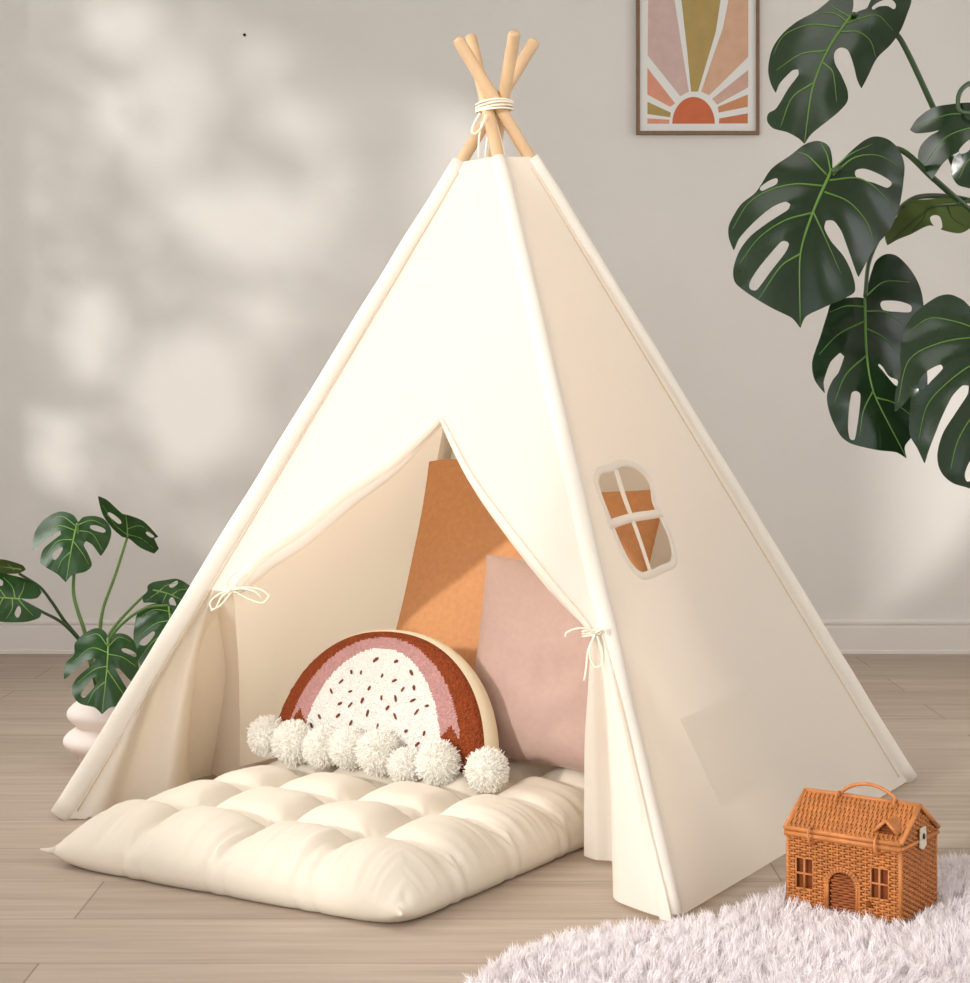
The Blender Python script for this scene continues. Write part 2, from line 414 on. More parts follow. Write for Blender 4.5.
vp = spline([solve(RIGHT, *p) for p in ((616, 470), (624, 496), (631, 515), (641, 543), (650, 571))], 5, dim=2)
obj('crossbar', *rib(vp, [.0078-.0035*i/(len(vp)-1) for i in range(len(vp))], -.0015), M['canvas'], wf)
hp = spline([solve(RIGHT, *p) for p in ((608, 525), (632, 517.5), (661, 513))], 5, dim=2)
obj('crossbar', *rib(hp, .0085, -.001), M['canvas'], wf)
pc = [solve(RIGHT, *p) for p in ((680, 719), (749, 688), (786, 772), (722, 807))]
V = []; n = 14
for j in range(n+1):
    for i in range(n+1):
        u = i/n; v = j/n
        a = np.array(pc[0])*(1-u)+np.array(pc[1])*u; c = np.array(pc[3])*(1-u)+np.array(pc[2])*u; q = a*(1-v)+c*v
        V.append(RIGHT(*q)+RIGHT.n*.0005)
k = len(V); W = [p-RIGHT.n*.0006 for p in V]
f = grid_faces(n+1, n+1)+grid_faces(n+1, n+1, k, True)
for i in range(n):
    f += [(i, i+1, k+i+1, k+i), (n*(n+1)+i, n*(n+1)+i+1, k+n*(n+1)+i+1, k+n*(n+1)+i), (i*(n+1), (i+1)*(n+1), k+(i+1)*(n+1), k+i*(n+1)), (i*(n+1)+n, (i+1)*(n+1)+n, k+(i+1)*(n+1)+n, k+i*(n+1)+n)]
obj('pocket', V+W, f, M['canvas'], tent, smooth=False)

for Fn, k, q, dist in ((FRONT, ('FL', 'FR'), 0, .030), (RIGHT, ('FR', 'BR'), 1, .050)):
    P = []
    for i in range(61):
        v = .012+.97*i/60; wd = (G[k[1]]-G[k[0]]).length*(1-v)+(TOPP[k[1]]-TOPP[k[0]]).length*v
        u = (dist*(1-.35*v))/wd; P.append(Fn(1-u if q else u, v)+Fn.n*.0004)
    obj('seam', *tube(P, .0011, 6), M['seam_shade'], tent, label='pole sleeve seam, its shadow put into a beige line')

# front: the panel above the slit and the two halves of the door, each tied back and hanging in folds
EL = [(441, 419), (393, 461), (349, 490), (303, 527), (268, 551), (249, 571), (238, 585), (233, 592)]
ER = [(441, 419), (471, 478), (511, 533), (552, 585), (580, 617), (592, 632)]
def edge_fn(E):
    uv = [solve(FRONT, *p) for p in spline(E, 6, dim=2)]
    vs = np.array([p[1] for p in uv])[::-1]; us = np.array([p[0] for p in uv])[::-1]
    return lambda v: float(np.interp(v, vs, us)), vs[0], vs[-1]
uL, vTL, vS = edge_fn(EL); uR, vTR, vS2 = edge_fn(ER); uS = uL(vS)
V = []; Fc = []
for (lo, fn, left) in ((vTL, uL, True), (vTR, uR, False)):
    rows = list(np.linspace(lo, vS, 26))+list(np.linspace(vS, 1, 30))[1:]; nc = 25; off = len(V)
    for v in rows:
        e = fn(v) if v < vS else uS
        for i in range(nc):
            s = i/(nc-1); u = e*s if left else e+(1-e)*s
            V.append(FRONT(u, v))
    Fc += grid_faces(len(rows), nc, off)
n = len(V); W = [p-FRONT.n*.0012 for p in V]
obj('front_panel', V+W, Fc+[tuple(i+n for i in q[::-1]) for q in Fc], M['canvas'], tent)

def hem_roll(E, r0, r1, dy, off):
    P = []; R = []
    S = spline(E, 6, dim=2); m = len(S)
    for i, p in enumerate(S):
        q = i/(m-1); u, v = solve(FRONT, p[0], p[1]+dy*math.sin(math.pi*min(1, q*1.1)))
        P.append(FRONT(u, v)+FRONT.n*off)
        R.append(r0+(r1-r0)*math.sin(math.pi*q**.8)**.7)
    return P, R
ties = []
def door(E, polekey, floor_px, v_tie, ufn, left, rolls):
    mb = MB()
    for (r0, r1, dy, off) in rolls:
        P, R = hem_roll(E, r0, r1, dy, off); mb.add(*tube(P, R, 14, flat=.62))
    # hanging part
    Fl = [ground(*p) for p in floor_px]; S = spline(Fl, 9); nc = len(S); nr = 46
    e = ufn(v_tie); vv = []
    d = [0.]
    for i in range(1, nc): d.append(d[-1]+(Vector(S[i])-Vector(S[i-1])).length)
    tie_c = FRONT(e, v_tie)
    for j in range(nr):
        t = j/(nr-1)
        for i in range(nc):
            s = d[i]/d[-1]
            u = e*s if left else 1-(1-e)*s
            top = FRONT(u, v_tie)+FRONT.n*(.008*math.sin(s*2*math.pi*2.5))*min(1, s*4)
            bot = Vector(S[i]); bot.z = .003+.004*(s > .05)
            h = t*(1-s**.6)+(1-(1-t)**2.6)*s**.6
            p = top.lerp(bot, h); p.z = top.z*(1-t)+bot.z*t
            w = math.sin(math.pi*t)**.8*s
            p = p+FRONT.n*.007*noise.noise(Vector((s*9, t*3, 3.3 if left else 8.1)))*w
            if s < .02: pass
            vv.append(p)
    n = len(vv); ww = []
    for p in vv: ww.append(p-FRONT.n*.0012)
    mb.add(vv+ww, grid_faces(nr, nc)+grid_faces(nr, nc, n, True))
    o = mb.obj('door_flap', M['canvas'], tent)
    return tie_c
tcL = door(EL, 'FL', [(68, 820), (98, 820), (122, 810), (146, 808), (168, 808), (182, 801), (188, 786), (193, 773), (204, 772), (220, 781), (239, 787)], vTL, uL, True, [(.005, .0135, 2, .003), (.004, .012, 11, -.008)])
tcR = door(ER, 'FR', [(672, 924), (652, 919), (632, 912), (616, 905), (613, 899), (618, 884), (617, 868), (610, 865), (596, 864), (584, 860)], vTR, uR, False, [(.004, .0085, 0, .002), (.003, .006, 6, -.006)])

def cord(name, paths, parent, r=.0017):
    mb = MB()
    for p in paths: mb.add(*tube(p, r, 8))
    return mb.obj(name, M['cord'], parent)
def bow(c, pxpaths, dY):
    Y = c.y+dY; out = []
    for pp in pxpaths:
        S = spline([(*p, 0) if len(p) == 2 else p for p in pp], 7)
        out.append([at(p[0], p[1], Y)+Vector((0, p[2], 0)) for p in S])
    return out
def knot_wrap(c, rx, ry, n=3, dz=.004):
    out = []
    for k in range(n):
        pts = [c+E1*rx*math.cos(t)-E2*ry*math.sin(t)+Vector((0, 0, (k-(n-1)/2)*dz+.004*math.cos(t))) for t in np.linspace(0, 2*math.pi, 25)]
        out.append(pts)
    return out
tl = at(233, 591, tcL.y); tr = at(594, 632, tcR.y)
cord('tie_cord', bow(tl, [[(232, 590), (246, 587, -.008), (262, 589, -.012), (270, 595, -.014), (264, 602, -.012), (250, 599, -.008), (234, 591)],
      [(231, 590), (219, 594, -.006), (211, 602, -.01), (213, 609, -.012), (221, 605, -.01), (232, 592)],
      [(232, 590), (227, 583, -.004), (230, 577, -.006), (237, 572, -.006)], [(231, 590), (222, 597, -.01), (217, 607, -.012), (212, 610, -.014)],
      [(232, 590), (242, 588, -.01), (256, 591, -.014), (262, 597, -.012)]], -.022)+knot_wrap(tl, .021, .019), tent)
cord('tie_cord', bow(tr, [[(595, 633), (585, 628, -.008), (575, 628, -.012), (566, 632, -.012), (565, 636, -.012)],
      [(595, 634), (590, 646, -.006), (590, 658, -.008), (595, 667, -.01), (601, 664, -.008), (602, 652, -.006), (597, 636)],
      [(595, 634), (588, 650, -.006), (586, 668, -.006), (584, 680, -.006)], [(595, 633), (604, 628, -.004), (607, 634, -.003)]], -.024)+knot_wrap(tr, .019, .02), tent)
# cord lashing round the crossing poles
lc = at(494.5, 107, YC+.004); rings = []
for k in range(4):
    z = (k-1.5)*.0046
    rings.append([lc+Vector((.036*math.cos(t)*(1-.18*abs(math.sin(t))), .042*math.sin(t), z+.002*math.sin(t+k)+.0025*math.cos(t))) for t in np.linspace(0, 2*math.pi, 41)])
Yf = YC-.05
rings.append([at(*p, Yf) for p in spline([(480, 113), (474, 124), (472, 132), (475, 134), (481, 128), (486, 115)], 5, dim=2)])
rings.append([at(*p, Yf+.03) for p in spline([(493, 112), (498, 130), (503, 148), (504, 158)], 5, dim=2)])
rings.append([at(*p, Yf+.04) for p in spline([(482, 122), (479, 140), (479, 158)], 5, dim=2)])
rings.append([at(*p, Yf+.05) for p in spline([(490, 125), (487, 142), (485, 158)], 5, dim=2)])
cord('lashing', rings, tent, .0022)

# ------------------------------------------------------------------ floor mattress
MA0, MA1, MB0, MB1 = -.380, .328, -.842, .325; NU, NV = 4, 7
ZM, TT = .022, .088
def mat_top(a, b_):
    u = (a-MA0)/(MA1-MA0); v = (b_-MB0)/(MB1-MB0); return mat_pt(u, v)[1]
def mat_env(U, V): return (max(0, 1-abs(U)**6.5)*max(0, 1-abs(V)**11))**.5
def mat_pt(u, v):
    U = 2*u-1; V = 2*v-1; e = mat_env(U, V)
    su = abs(math.sin(math.pi*u*NU)); sv = abs(math.sin(math.pi*v*NV))
    dome = (1-math.exp(-su*su/.20))*(1-math.exp(-sv*sv/.20))*.6+.4*(su*sv+1e-9)**.5
    ka = min(1, (1-abs(U))/.30); kb = min(1, (1-abs(V))/.19); dome = 1-(1-dome)*(.30+.70*min(ka, kb))
    dx = su/NU; dy = sv/NV*1.6; q = math.hypot(dx, dy)+1e-6; th = math.atan2(dy*math.copysign(1, math.sin(2*math.pi*v*NV)), dx*math.copysign(1, math.sin(2*math.pi*u*NU)))
    cr = math.exp(-(su**2+sv**2)/.13)
    nz = noise.noise(Vector((u*7, v*11, .3)))
    wr = .0036*math.sin(th*9+5*noise.noise(Vector((u*9, v*14, 4))))*math.exp(-((q-.09)/.06)**2)
    h = TT*(.60+.40*dome)-.024*cr*e*min(1, 4*min(1-abs(U), (1-abs(V))*1.6))+.009*nz+wr
    return U, ZM+e*h, ZM-ZM*.97*min(1, e*2.2)
root = thing('floor_mattress', 'cream tufted cotton floor mattress reaching out of the tent door', 'mattress', AB(-.09, -.2))
nu, nv = 4*40, 7*38; Vt = []; Vb = []
for j in range(nv+1):
    for i in range(nu+1):
        # denser towards the border
        u = i/nu; v = j/nv
        u2 = .5+.5*math.copysign(1-(1-abs(2*u-1))**1.25, 2*u-1)*1.0; v2 = .5+.5*math.copysign(1-(1-abs(2*v-1))**1.12, 2*v-1)
        U, zt, zb = mat_pt(u2, v2); Vv = 2*v2-1
        su = abs(math.sin(math.pi*u2*NU)); sv = abs(math.sin(math.pi*v2*NV))
        qa = math.exp(-sv*sv/.16); qb = math.exp(-su*su/.16); out_a = (.005-.010*qa)*abs(U)**8; out_b = (.005-.010*qb)*abs(Vv)**8
        corner = (abs(U)*abs(Vv))**22
        a = MA0+(MA1-MA0)*u2+math.copysign(out_a+.008*corner, U); bb = MB0+(MB1-MB0)*v2+math.copysign(out_b+.012*corner, Vv)
        # gathers running in from the border seam
        ed = max(.6*abs(U)**9, abs(Vv)**9)
        ga = noise.noise(Vector((a*48, 0.0, 1.7) if abs(Vv) > abs(U) else (0.0, bb*48, 5.7)))*.026*ed*mat_env(U, Vv)*(.4+.9*(qb if abs(Vv) > abs(U) else qa))+noise.noise(Vector((a*110, zt*9, 1.7) if abs(Vv) > abs(U) else (zt*9, bb*110, 5.7)))*.014*ed*mat_env(U, Vv)
        n_out = Vector((0, 0, 0))
        Vt.append(AB(a, bb, zt+ga+.004*corner)); Vb.append(AB(a, bb, max(.001, zb+.004*corner)))
n = len(Vt)
mo = obj('cover', Vt+Vb, grid_faces(nv+1, nu+1)+grid_faces(nv+1, nu+1, n, True), M['mattress'], root)
# merge the seam
import bmesh
def weld(o, d=1e-5):
    bm = bmesh.new(); bm.from_mesh(o.data); bmesh.ops.remove_doubles(bm, verts=bm.verts, dist=d); bmesh.ops.recalc_face_normals(bm, faces=bm.faces); bm.to_mesh(o.data); bm.free()
weld(mo, 1e-4)
for u, v in ((0, 0), (1, 0), (1, 1), (0, 1)):
    sa, sb = (1 if u else -1), (1 if v else -1)
    a, bb = (MA1 if u else MA0)+sa*.004, (MB1 if v else MB0)+sb*.006
    obj('corner_tip', *tube([AB(a-sa*.016, bb-sb*.016, ZM+.006), AB(a, bb, ZM+.005), AB(a+sa*.008, bb+sb*.009, ZM+.008)], [.007, .0045, .002], 10), M['mattress'], root)

# ------------------------------------------------------------------ square cushions
def cushion(name, label, m, a0, a1, b0, z0, lean, hgt, T, roll=0.0, seed=0, dy=0, droop=.02, yaw=0.0):
    """pillow standing on its lower edge; a0..a1 along the tent front, leaning back by 'lean' per unit height"""
    up = (E2*lean+Vector((0, 0, 1))).normalized(); ac = (a0+a1)/2; w = (a1-a0)/2
    e1 = (E1*math.cos(yaw)+E2*math.sin(yaw)).normalized()
    nf = e1.cross(up).normalized()     # towards the viewer
    if nf.y > 0: nf = -nf
    o0 = AB(ac, b0, z0)
    root = thing(name, label, 'cushion', o0); n = 60; top = []; bot = []; ring = []
    for j in range(n+1):
        for i in range(n+1):
            U = math.sin((i/n-.5)*math.pi); V = math.sin((j/n-.5)*math.pi)
            e = (max(0, 1-abs(U)**2.6)*max(0, 1-abs(V)**2.6))**.5
            pin = 1-.055*(1-V*V)*abs(U)**3; pinv = 1-.05*(1-U*U)*abs(V)**3
            x = U*w*pin; y = (V*pinv+1)/2*hgt
            q = min(1, max(0, (U+.45)/.7)); y -= droop*max(0, V)**2*(q*q*(3-2*q)+.25*max(0, -U)**6)
            nz = noise.noise(Vector((U*3+seed, V*3, 0)))*.35+noise.noise(Vector((U*9+seed, V*4, 4)))*.12
            crn = (abs(U)*abs(V))
            wr = .010*math.sin((U*math.copysign(1, -U*V)+V)*22)*crn**3*(1-crn)*4*.5
            xr = x*math.cos(roll)+(y-hgt/2)*math.sin(roll); yr = -x*math.sin(roll)+(y-hgt/2)*math.cos(roll)+hgt/2
            base = o0+e1*xr+up*yr
            top.append(base+nf*(e*T*(1+nz*.35)+wr*e)); bot.append(base-nf*(e*T*.8))
            pass
    N = len(top)
    o = obj('cover', top+bot, grid_faces(n+1, n+1)+grid_faces(n+1, n+1, N, True), m, root); weld(o, 1e-5)
    idx = [i for i in range(n+1)]+[j*(n+1)+n for j in range(1, n+1)]+[n*(n+1)+i for i in range(n-1, -1, -1)]+[j*(n+1) for j in range(n-1, 0, -1)]
    obj('seam', *tube([top[i] for i in idx], .0022, 6, closed=True), m, root)
    return root
cushion('floor_cushion', 'large ochre orange square cushion leaning at the back of the tent', M['orange'], -.315, .262, -.015, .102, .42, .608, .058, seed=2, droop=.062)
cushion('floor_cushion', 'blush pink square cushion leaning in front of the orange one', M['pink'], -.002, .390, -.145, .102, .20, .385, .062, roll=.03, seed=6, droop=.012)

# ------------------------------------------------------------------ rainbow cushion with pompoms
rb0 = AB(-.112, -.262, .099)
rup = (E2*.26+Vector((0, 0, 1))).normalized(); rnf = E1.cross(rup).normalized()
if rnf.y > 0: rnf = -rnf
rainbow = thing('rainbow_cushion', 'half round tufted rainbow cushion in rust, rose and ivory on the mattress', 'cushion', rb0)
RW, RH = .240, .247
out = []
for i in range(81):
    t = math.pi*i/80; out.append((RW*math.copysign(abs(math.cos(t))**.92, math.cos(t)), RH*math.sin(t)**.95))
out = out+[(-RW*.99+.02*k, -.006*math.sin(math.pi*k/25)) for k in range(1, 25)]
V2, T2 = triangulate(out, [], .0045)
dist = seg_dist(V2, out+[out[0]])
def bulge(d, T, R): q = np.clip(d/R, 0, 1); return T*np.sqrt(1-(1-q)**2)
fz = .026+bulge(dist, .022, .09); bz = -.026-bulge(dist, .02, .09)
def rpt(x, y, z): return rb0+E1*x+rup*y+rnf*z
mi = []
for t in T2:
    c = V2[list(t)].mean(0); x, y = c[0]/RW, c[1]/RH
    rw = (x/.66)**2+(y/.865)**2; rp_ = (x/.83)**2+(y/.95)**2
    zig = .30+.05*(abs(((x*14) % 2)-1)*2-1)
    if rw < 1: mi.append(2)
    elif rp_ < 1 and y > zig: mi.append(1)
    else: mi.append(0)
b = MB(); b.add([rpt(x, y, z) for (x, y), z in zip(V2, fz)], T2); b.m = mi
r2 = random.Random(5); flecks = []
for k in range(400):
    x = r2.uniform(-.62, .62); y = r2.uniform(.02, .84)
    if (x/.60)**2+(y/.81)**2 > 1 or any((x-p)**2*1.0+(y-q)**2*1.05 < .0085 for p, q in flecks): continue
    flecks.append((x, y))
for x, y in flecks:
    d = float(seg_dist(np.array([[x*RW, y*RH]]), out+[out[0]])[0]); z = .026+float(bulge(np.array([d]), .022, .09)[0])
    th = r2.uniform(.2, 2.2); L = r2.uniform(.004, .0075); w_ = r2.uniform(.0018, .003); v = []
    for a, c in ((-1, -.6), (-.3, -1), (.6, -.9), (1, .2), (.4, 1), (-.7, .7)):
        v.append(rpt(x*RW+(a*L)*math.cos(th)-c*w_*math.sin(th), y*RH+a*L*math.sin(th)+c*w_*math.cos(th), z+.0004))
    v += [p+rnf*.0016 for p in v]
    b.add(v, [(6, 7, 8, 9, 10, 11)]+[(i, (i+1) % 6, 6+(i+1) % 6, 6+i) for i in range(6)], 3)
b.obj('front_cover', [M['rust'], M['rose'], M['ivory'], M['fleck']], rainbow)
ko = len(out); vs = []; zz = np.linspace(.0262, -.026, 9)
cx0, cy0 = 0, RH*.3
for z in zz:
    g = .007*math.sin(math.pi*(z+.026)/.052)
    for x, y in out:
        l = math.hypot(x-cx0, y-cy0); vs.append(rpt(x+(x-cx0)/l*g, y+(y-cy0)/l*g, z))
fs = [(r*ko+i, r*ko+(i+1) % ko, (r+1)*ko+(i+1) % ko, (r+1)*ko+i) for r in range(8) for i in range(ko)]
b = MB(); b.add(vs, fs); b.add([rpt(x, y, z) for (x, y), z in zip(V2, bz)], [t[::-1] for t in T2])
b.obj('back_cover', M['cream'], rainbow, label='cream back and side of the cushion')

def strands(n, root_fn, seg=2):
    pass
def pom_mesh():
    r0, r1 = .0285, .0345; v = []; f = []
    ico = bmesh.new(); bmesh.ops.create_icosphere(ico, subdivisions=3, radius=.0315)
    v = [tuple(x.co) for x in ico.verts]; f = [tuple(x.index for x in q.verts) for q in ico.faces]; ico.free()
    g = np.random.default_rng(3)
    for k in range(4200):
        d = g.normal(size=3); d /= np.linalg.norm(d); s = np.cross(d, g.normal(size=3)); s /= np.linalg.norm(s)
        L = r1*(.95+.09*g.random()); j = g.normal(size=3)*.0026; w = .00095
        p0 = d*r0; p1 = d*(r0+L)/2+j*.5; p2 = d*L+j; n = len(v)
        v += [tuple(p0-s*w), tuple(p0+s*w), tuple(p1-s*w), tuple(p1+s*w), tuple(p2-s*w*.7), tuple(p2+s*w*.7)]
        f += [(n, n+1, n+3, n+2), (n+2, n+3, n+5, n+4)]
    me = bpy.data.meshes.new('pompom'); me.from_pydata(v, [], f); me.materials.append(M['wool']); me.update(); return me
pm = pom_mesh()
POM = [(268, 736, 1.0), (294, 742, 1.08), (323, 747, 1.0), (349, 748, 1.0), (378, 752, 1.08), (406, 766, .9), (438, 769, 1.05), (487, 770, 1.02)]
for i, (px, py, s) in enumerate(POM):
    bb = -.262-.062+(.012 if i in (0, 7) else 0)
    # place on the line in front of the cushion that passes under this point
    best = None
    for a in np.linspace(-.5, .25, 400):
        p = AB(a, bb, .14); x, _ = proj(p)
        if best is None or abs(x-px) < best[0]: best = (abs(x-px), a)
    a = best[1]; z = max(mat_top(a, bb)+.033*s, AB(a, bb).z+H-(py-YH)*AB(a, bb).y/F)
    o = bpy.data.objects.new('pompom', pm); COL.objects.link(o); o.parent = rainbow
    o.location = AB(a, bb, z)-rb0; o.rotation_euler = (i*1.3, i*.7, i*2.1); o.scale = (s*1.06, s*1.06, s*1.06)

# ------------------------------------------------------------------ monstera leaves
def leaf(name, parent, zf, outline, holes, midrib, lats, Y0, gx=0, gy=0, curl=.0, ripple=.004, leafm=None, veinm=None, vr=.0016, step=7, dome=0.0, label=None):
    px = lambda L: [zf(p) for p in L]
    O = [tuple(p) for p in spline(px(outline), 5, True, 62, 2)]
    Hs = [[tuple(p) for p in spline(px(h), 5, True, 200, 2)] for h in holes]
    mr = [tuple(p) for p in spline(px(midrib), 6, dim=2)]; lt = [[tuple(p) for p in spline(px(l), 6, dim=2)] for l in lats]
    c = np.mean(np.array(O), 0); size = np.ptp(np.array(O), axis=0).max()
    def depth(P):
        d = seg_dist(P, mr); Y = Y0+gx*(P[:, 0]-c[0])+gy*(P[:, 1]-c[1])
        Y = Y+1.9*curl*(d/size)**2
        dv = d.copy()
        for l in lt: dv = np.minimum(dv, seg_dist(P, l))
        Y = Y-2.3*ripple*(1-np.exp(-(dv/(size*.11))**2))
        along = (P[:, 1]-c[1])/size
        return Y+dome*along**2
    V2, T2 = triangulate(O, Hs, step)
    Yd = depth(V2); V3 = [at(p[0], p[1], y) for p, y in zip(V2, Yd)]
    b = MB(); b.add(*shell(V3, T2, Vector((0, .0014, 0))), 0)
    for l, k in [(mr, 1.7)]+[(l, 1.0) for l in lt]:
        A = np.array(l); Yv = depth(A); m = len(l)
        b.add(*tube([at(p[0], p[1], y-.0002) for p, y in zip(A, Yv)], [vr*k*(1-.72*i/(m-1)) for i in range(m)], 6), 1)
    o = b.obj(name, [leafm, veinm], parent, label=label); bm = bmesh.new(); bm.from_mesh(o.data); bmesh.ops.recalc_face_normals(bm, faces=bm.faces); bm.to_mesh(o.data); bm.free()
    return o
def petiole(parent, pts, r0, r1, m):
    S = [Vector(p) for p in spline(pts, 8)]; n = len(S)
    return obj('petiole', *tube(S, [r0+(r1-r0)*i/(n-1) for i in range(n)], 10), m, parent)

# big plant by the right edge
YP = 2.86
pot_c = Vector((1.10, 2.95, 0))
big = thing('monstera_plant', 'large monstera with dark glossy split leaves hanging in at the upper right', 'plant', pot_c)
obj('pot', *revolve([(.001, .002), (.11, .002), (.118, .01), (.145, .27), (.15, .28), (.146, .286), (.138, .282), (.132, .25), (.001, .25)], pot_c.x, pot_c.y), M['pot_grey'], big)
obj('soil', *revolve([(.131, .252), (.08, .262), (.001, .266)], pot_c.x, pot_c.y), M['soil'], big)
trunk = spline([(1.10, 2.95, .25), (1.08, 2.94, .55), (1.06, 2.91, .8), (1.05, 2.90, 1.02)], 8)
obj('stem', *tube(trunk, [.014-.005*i/(len(trunk)-1) for i in range(len(trunk))], 12), M['stem'], big)
z1, z2, z3, z4 = Z(760, 0, 4.62), Z(720, 130, 3.88), Z(800, 240, 3.93), Z(700, 0, 3.59)
K = dict(leafm=M['leaf'], veinm=M['vein'])
leaf('leaf', big, z1, [(425, 64), (432, 20), (425, -20), (400, -50), (340, -15), (260, 50), (170, 100), (100, 160), (55, 230), (38, 320), (50, 385), (73, 428), (92, 385), (150, 325), (176, 320), (178, 345), (130, 410), (95, 470), (70, 505), (38, 525), (34, 560), (60, 592), (130, 612), (180, 640), (206, 664), (235, 622), (275, 588), (360, 520), (403, 470), (405, 420), (375, 345), (346, 290), (345, 242), (372, 220), (405, 230), (430, 290), (450, 370), (469, 408), (500, 350), (540, 270), (605, 205), (650, 140), (682, 60), (700, 0), (690, -60), (630, -80), (560, -50), (515, -5), (495, 35), (465, 48)],
     [[(518, 42), (538, 15), (580, -2), (612, 0), (628, 22), (620, 42), (590, 28), (550, 30)]], [(425, 66), (320, 220), (245, 400), (206, 655)],
     [[(415, 80), (350, 40), (320, 15)], [(400, 98), (340, 62), (260, 62)], [(370, 125), (225, 115), (110, 165), (62, 250)], [(305, 235), (190, 250), (75, 325)], [(245, 385), (150, 450), (95, 585)], [(395, 110), (480, 80), (545, 72), (615, 140)], [(375, 148), (455, 148), (510, 190), (535, 265)], [(290, 290), (335, 330), (355, 470)]],
     2.83, gx=-.0003, gy=-.0007, curl=.16, dome=.03, **K)
leaf('leaf', big, z2, [(437, 148), (434, 100), (420, 60), (380, 42), (330, 55), (270, 100), (200, 150), (140, 240), (80, 290), (35, 370), (34, 415), (54, 467), (75, 420), (140, 350), (205, 298), (255, 278), (273, 288), (265, 308), (200, 350), (120, 410), (75, 470), (52, 540), (58, 590), (110, 635), (200, 690), (280, 730), (312, 768), (332, 725), (400, 690), (480, 655), (521, 630), (524, 600), (510, 550), (480, 490), (430, 430), (405, 380), (412, 352), (440, 352), (470, 390), (500, 470), (530, 555), (538, 570), (570, 510), (605, 450), (660, 385), (695, 300), (712, 200), (715, 130), (690, 70), (650, 35), (600, 25), (560, 40), (510, 80), (460, 130)],
     [[(155, 232), (185, 200), (222, 188), (220, 208), (190, 224)], [(526, 158), (560, 150), (620, 172), (667, 205), (650, 224), (600, 206), (530, 184)], [(116, 590), (150, 535), (240, 432), (266, 438), (257, 470), (200, 545), (140, 622), (116, 615)]],
     [(434, 152), (360, 320), (312, 480), (311, 758)],
     [[(430, 165), (415, 95), (390, 52)], [(415, 175), (340, 100), (300, 85)], [(400, 217), (290, 210), (190, 235), (110, 285), (48, 385)], [(355, 322), (250, 352), (150, 420), (75, 520)], [(313, 480), (240, 525), (180, 610), (150, 655)], [(440, 150), (505, 95), (590, 55)], [(438, 175), (520, 108), (610, 98), (695, 140)], [(425, 195), (540, 188), (620, 240), (675, 310)], [(405, 240), (500, 280), (570, 360), (598, 445)], [(362, 320), (400, 400), (470, 560)]],
     2.72, gx=.0003, gy=-.0004, curl=.12, dome=.05, ripple=.005, **K)
leaf('leaf', big, z2, [(650, 447), (640, 405), (690, 330), (720, 280), (820, 268), (890, 264), (945, 300), (982, 340), (978, 372), (935, 400), (870, 390), (815, 370), (740, 405), (690, 425)], [[(815, 340), (850, 333), (862, 380), (840, 382)]],
     [(930, 285), (820, 300), (655, 440)], [[(880, 290), (900, 340), (960, 380)], [(800, 305), (790, 340), (740, 400)]], 2.90, gx=-.0006, gy=.0016, leafm=M['leaf_under'], veinm=M['stem'], ripple=.002, step=5, label='olive underside of a turned leaf')
leaf('leaf', big, z3, [(252, 228), (225, 225), (130, 240), (105, 300), (80, 380), (48, 480), (58, 550), (98, 602), (93, 560), (120, 480), (158, 443), (174, 458), (152, 520), (128, 552), (106, 612), (120, 690), (160, 770), (200, 800), (300, 825), (380, 835), (419, 858), (412, 812), (450, 760), (495, 640), (500, 520), (480, 400), (486, 260), (470, 180), (430, 110), (380, 62), (340, 55), (300, 80), (280, 130), (262, 195)],
     [[(318, 245), (350, 238), (400, 243), (438, 260), (435, 282), (380, 282), (326, 274)], [(204, 600), (222, 594), (237, 605), (236, 650), (227, 720), (214, 785), (197, 782), (189, 740), (193, 660)], [(308, 488), (326, 515), (380, 574), (384, 552), (350, 535), (326, 500)]],
     [(254, 232), (262, 450), (290, 600), (416, 852)], [[(252, 262), (180, 260), (115, 285)], [(252, 320), (150, 372), (75, 450)], [(260, 455), (180, 530), (135, 640)], [(288, 592), (250, 670), (235, 770)], [(262, 280), (330, 283), (400, 325)], [(264, 350), (320, 378), (400, 450)], [(258, 222), (330, 165), (430, 165)], [(300, 620), (370, 640), (450, 700)]],
     2.84, gx=.0004, gy=-.0006, curl=.20, dome=.08, ripple=.006, **K)
leaf('leaf', big, z3, [(800, 330), (760, 318), (700, 285), (668, 262), (640, 235), (590, 214), (550, 219), (508, 242), (440, 300), (405, 370), (394, 470), (398, 520), (375, 600), (374, 674), (402, 652), (436, 612), (430, 690), (432, 765), (462, 820), (490, 878), (505, 830), (530, 765), (560, 690), (600, 612), (640, 572), (664, 574), (660, 606), (612, 680), (560, 765), (540, 850), (555, 912), (600, 955), (668, 977), (730, 1010), (760, 1050), (790, 1000), (880, 940), (950, 830), (990, 680), (990, 520), (950, 400), (890, 330), (840, 310)],
     [[(470, 552), (500, 515), (553, 490), (562, 504), (520, 550), (472, 592)], [(648, 930), (655, 895), (680, 855), (695, 870), (685, 930), (660, 950)]],
     [(800, 335), (770, 560), (750, 800), (760, 1040)], [[(790, 360), (700, 348), (600, 318), (510, 308), (440, 350)], [(788, 400), (690, 384), (550, 405), (430, 470), (385, 640)], [(775, 470), (680, 490), (580, 560), (500, 650), (465, 790)], [(760, 620), (680, 690), (620, 790), (592, 900)], [(752, 760), (700, 850), (670, 960)], [(790, 420), (880, 430), (960, 520)], [(768, 560), (860, 620), (930, 760)]],
     2.70, gx=.0006, gy=-.0004, curl=.16, dome=.06, ripple=.008, **K)
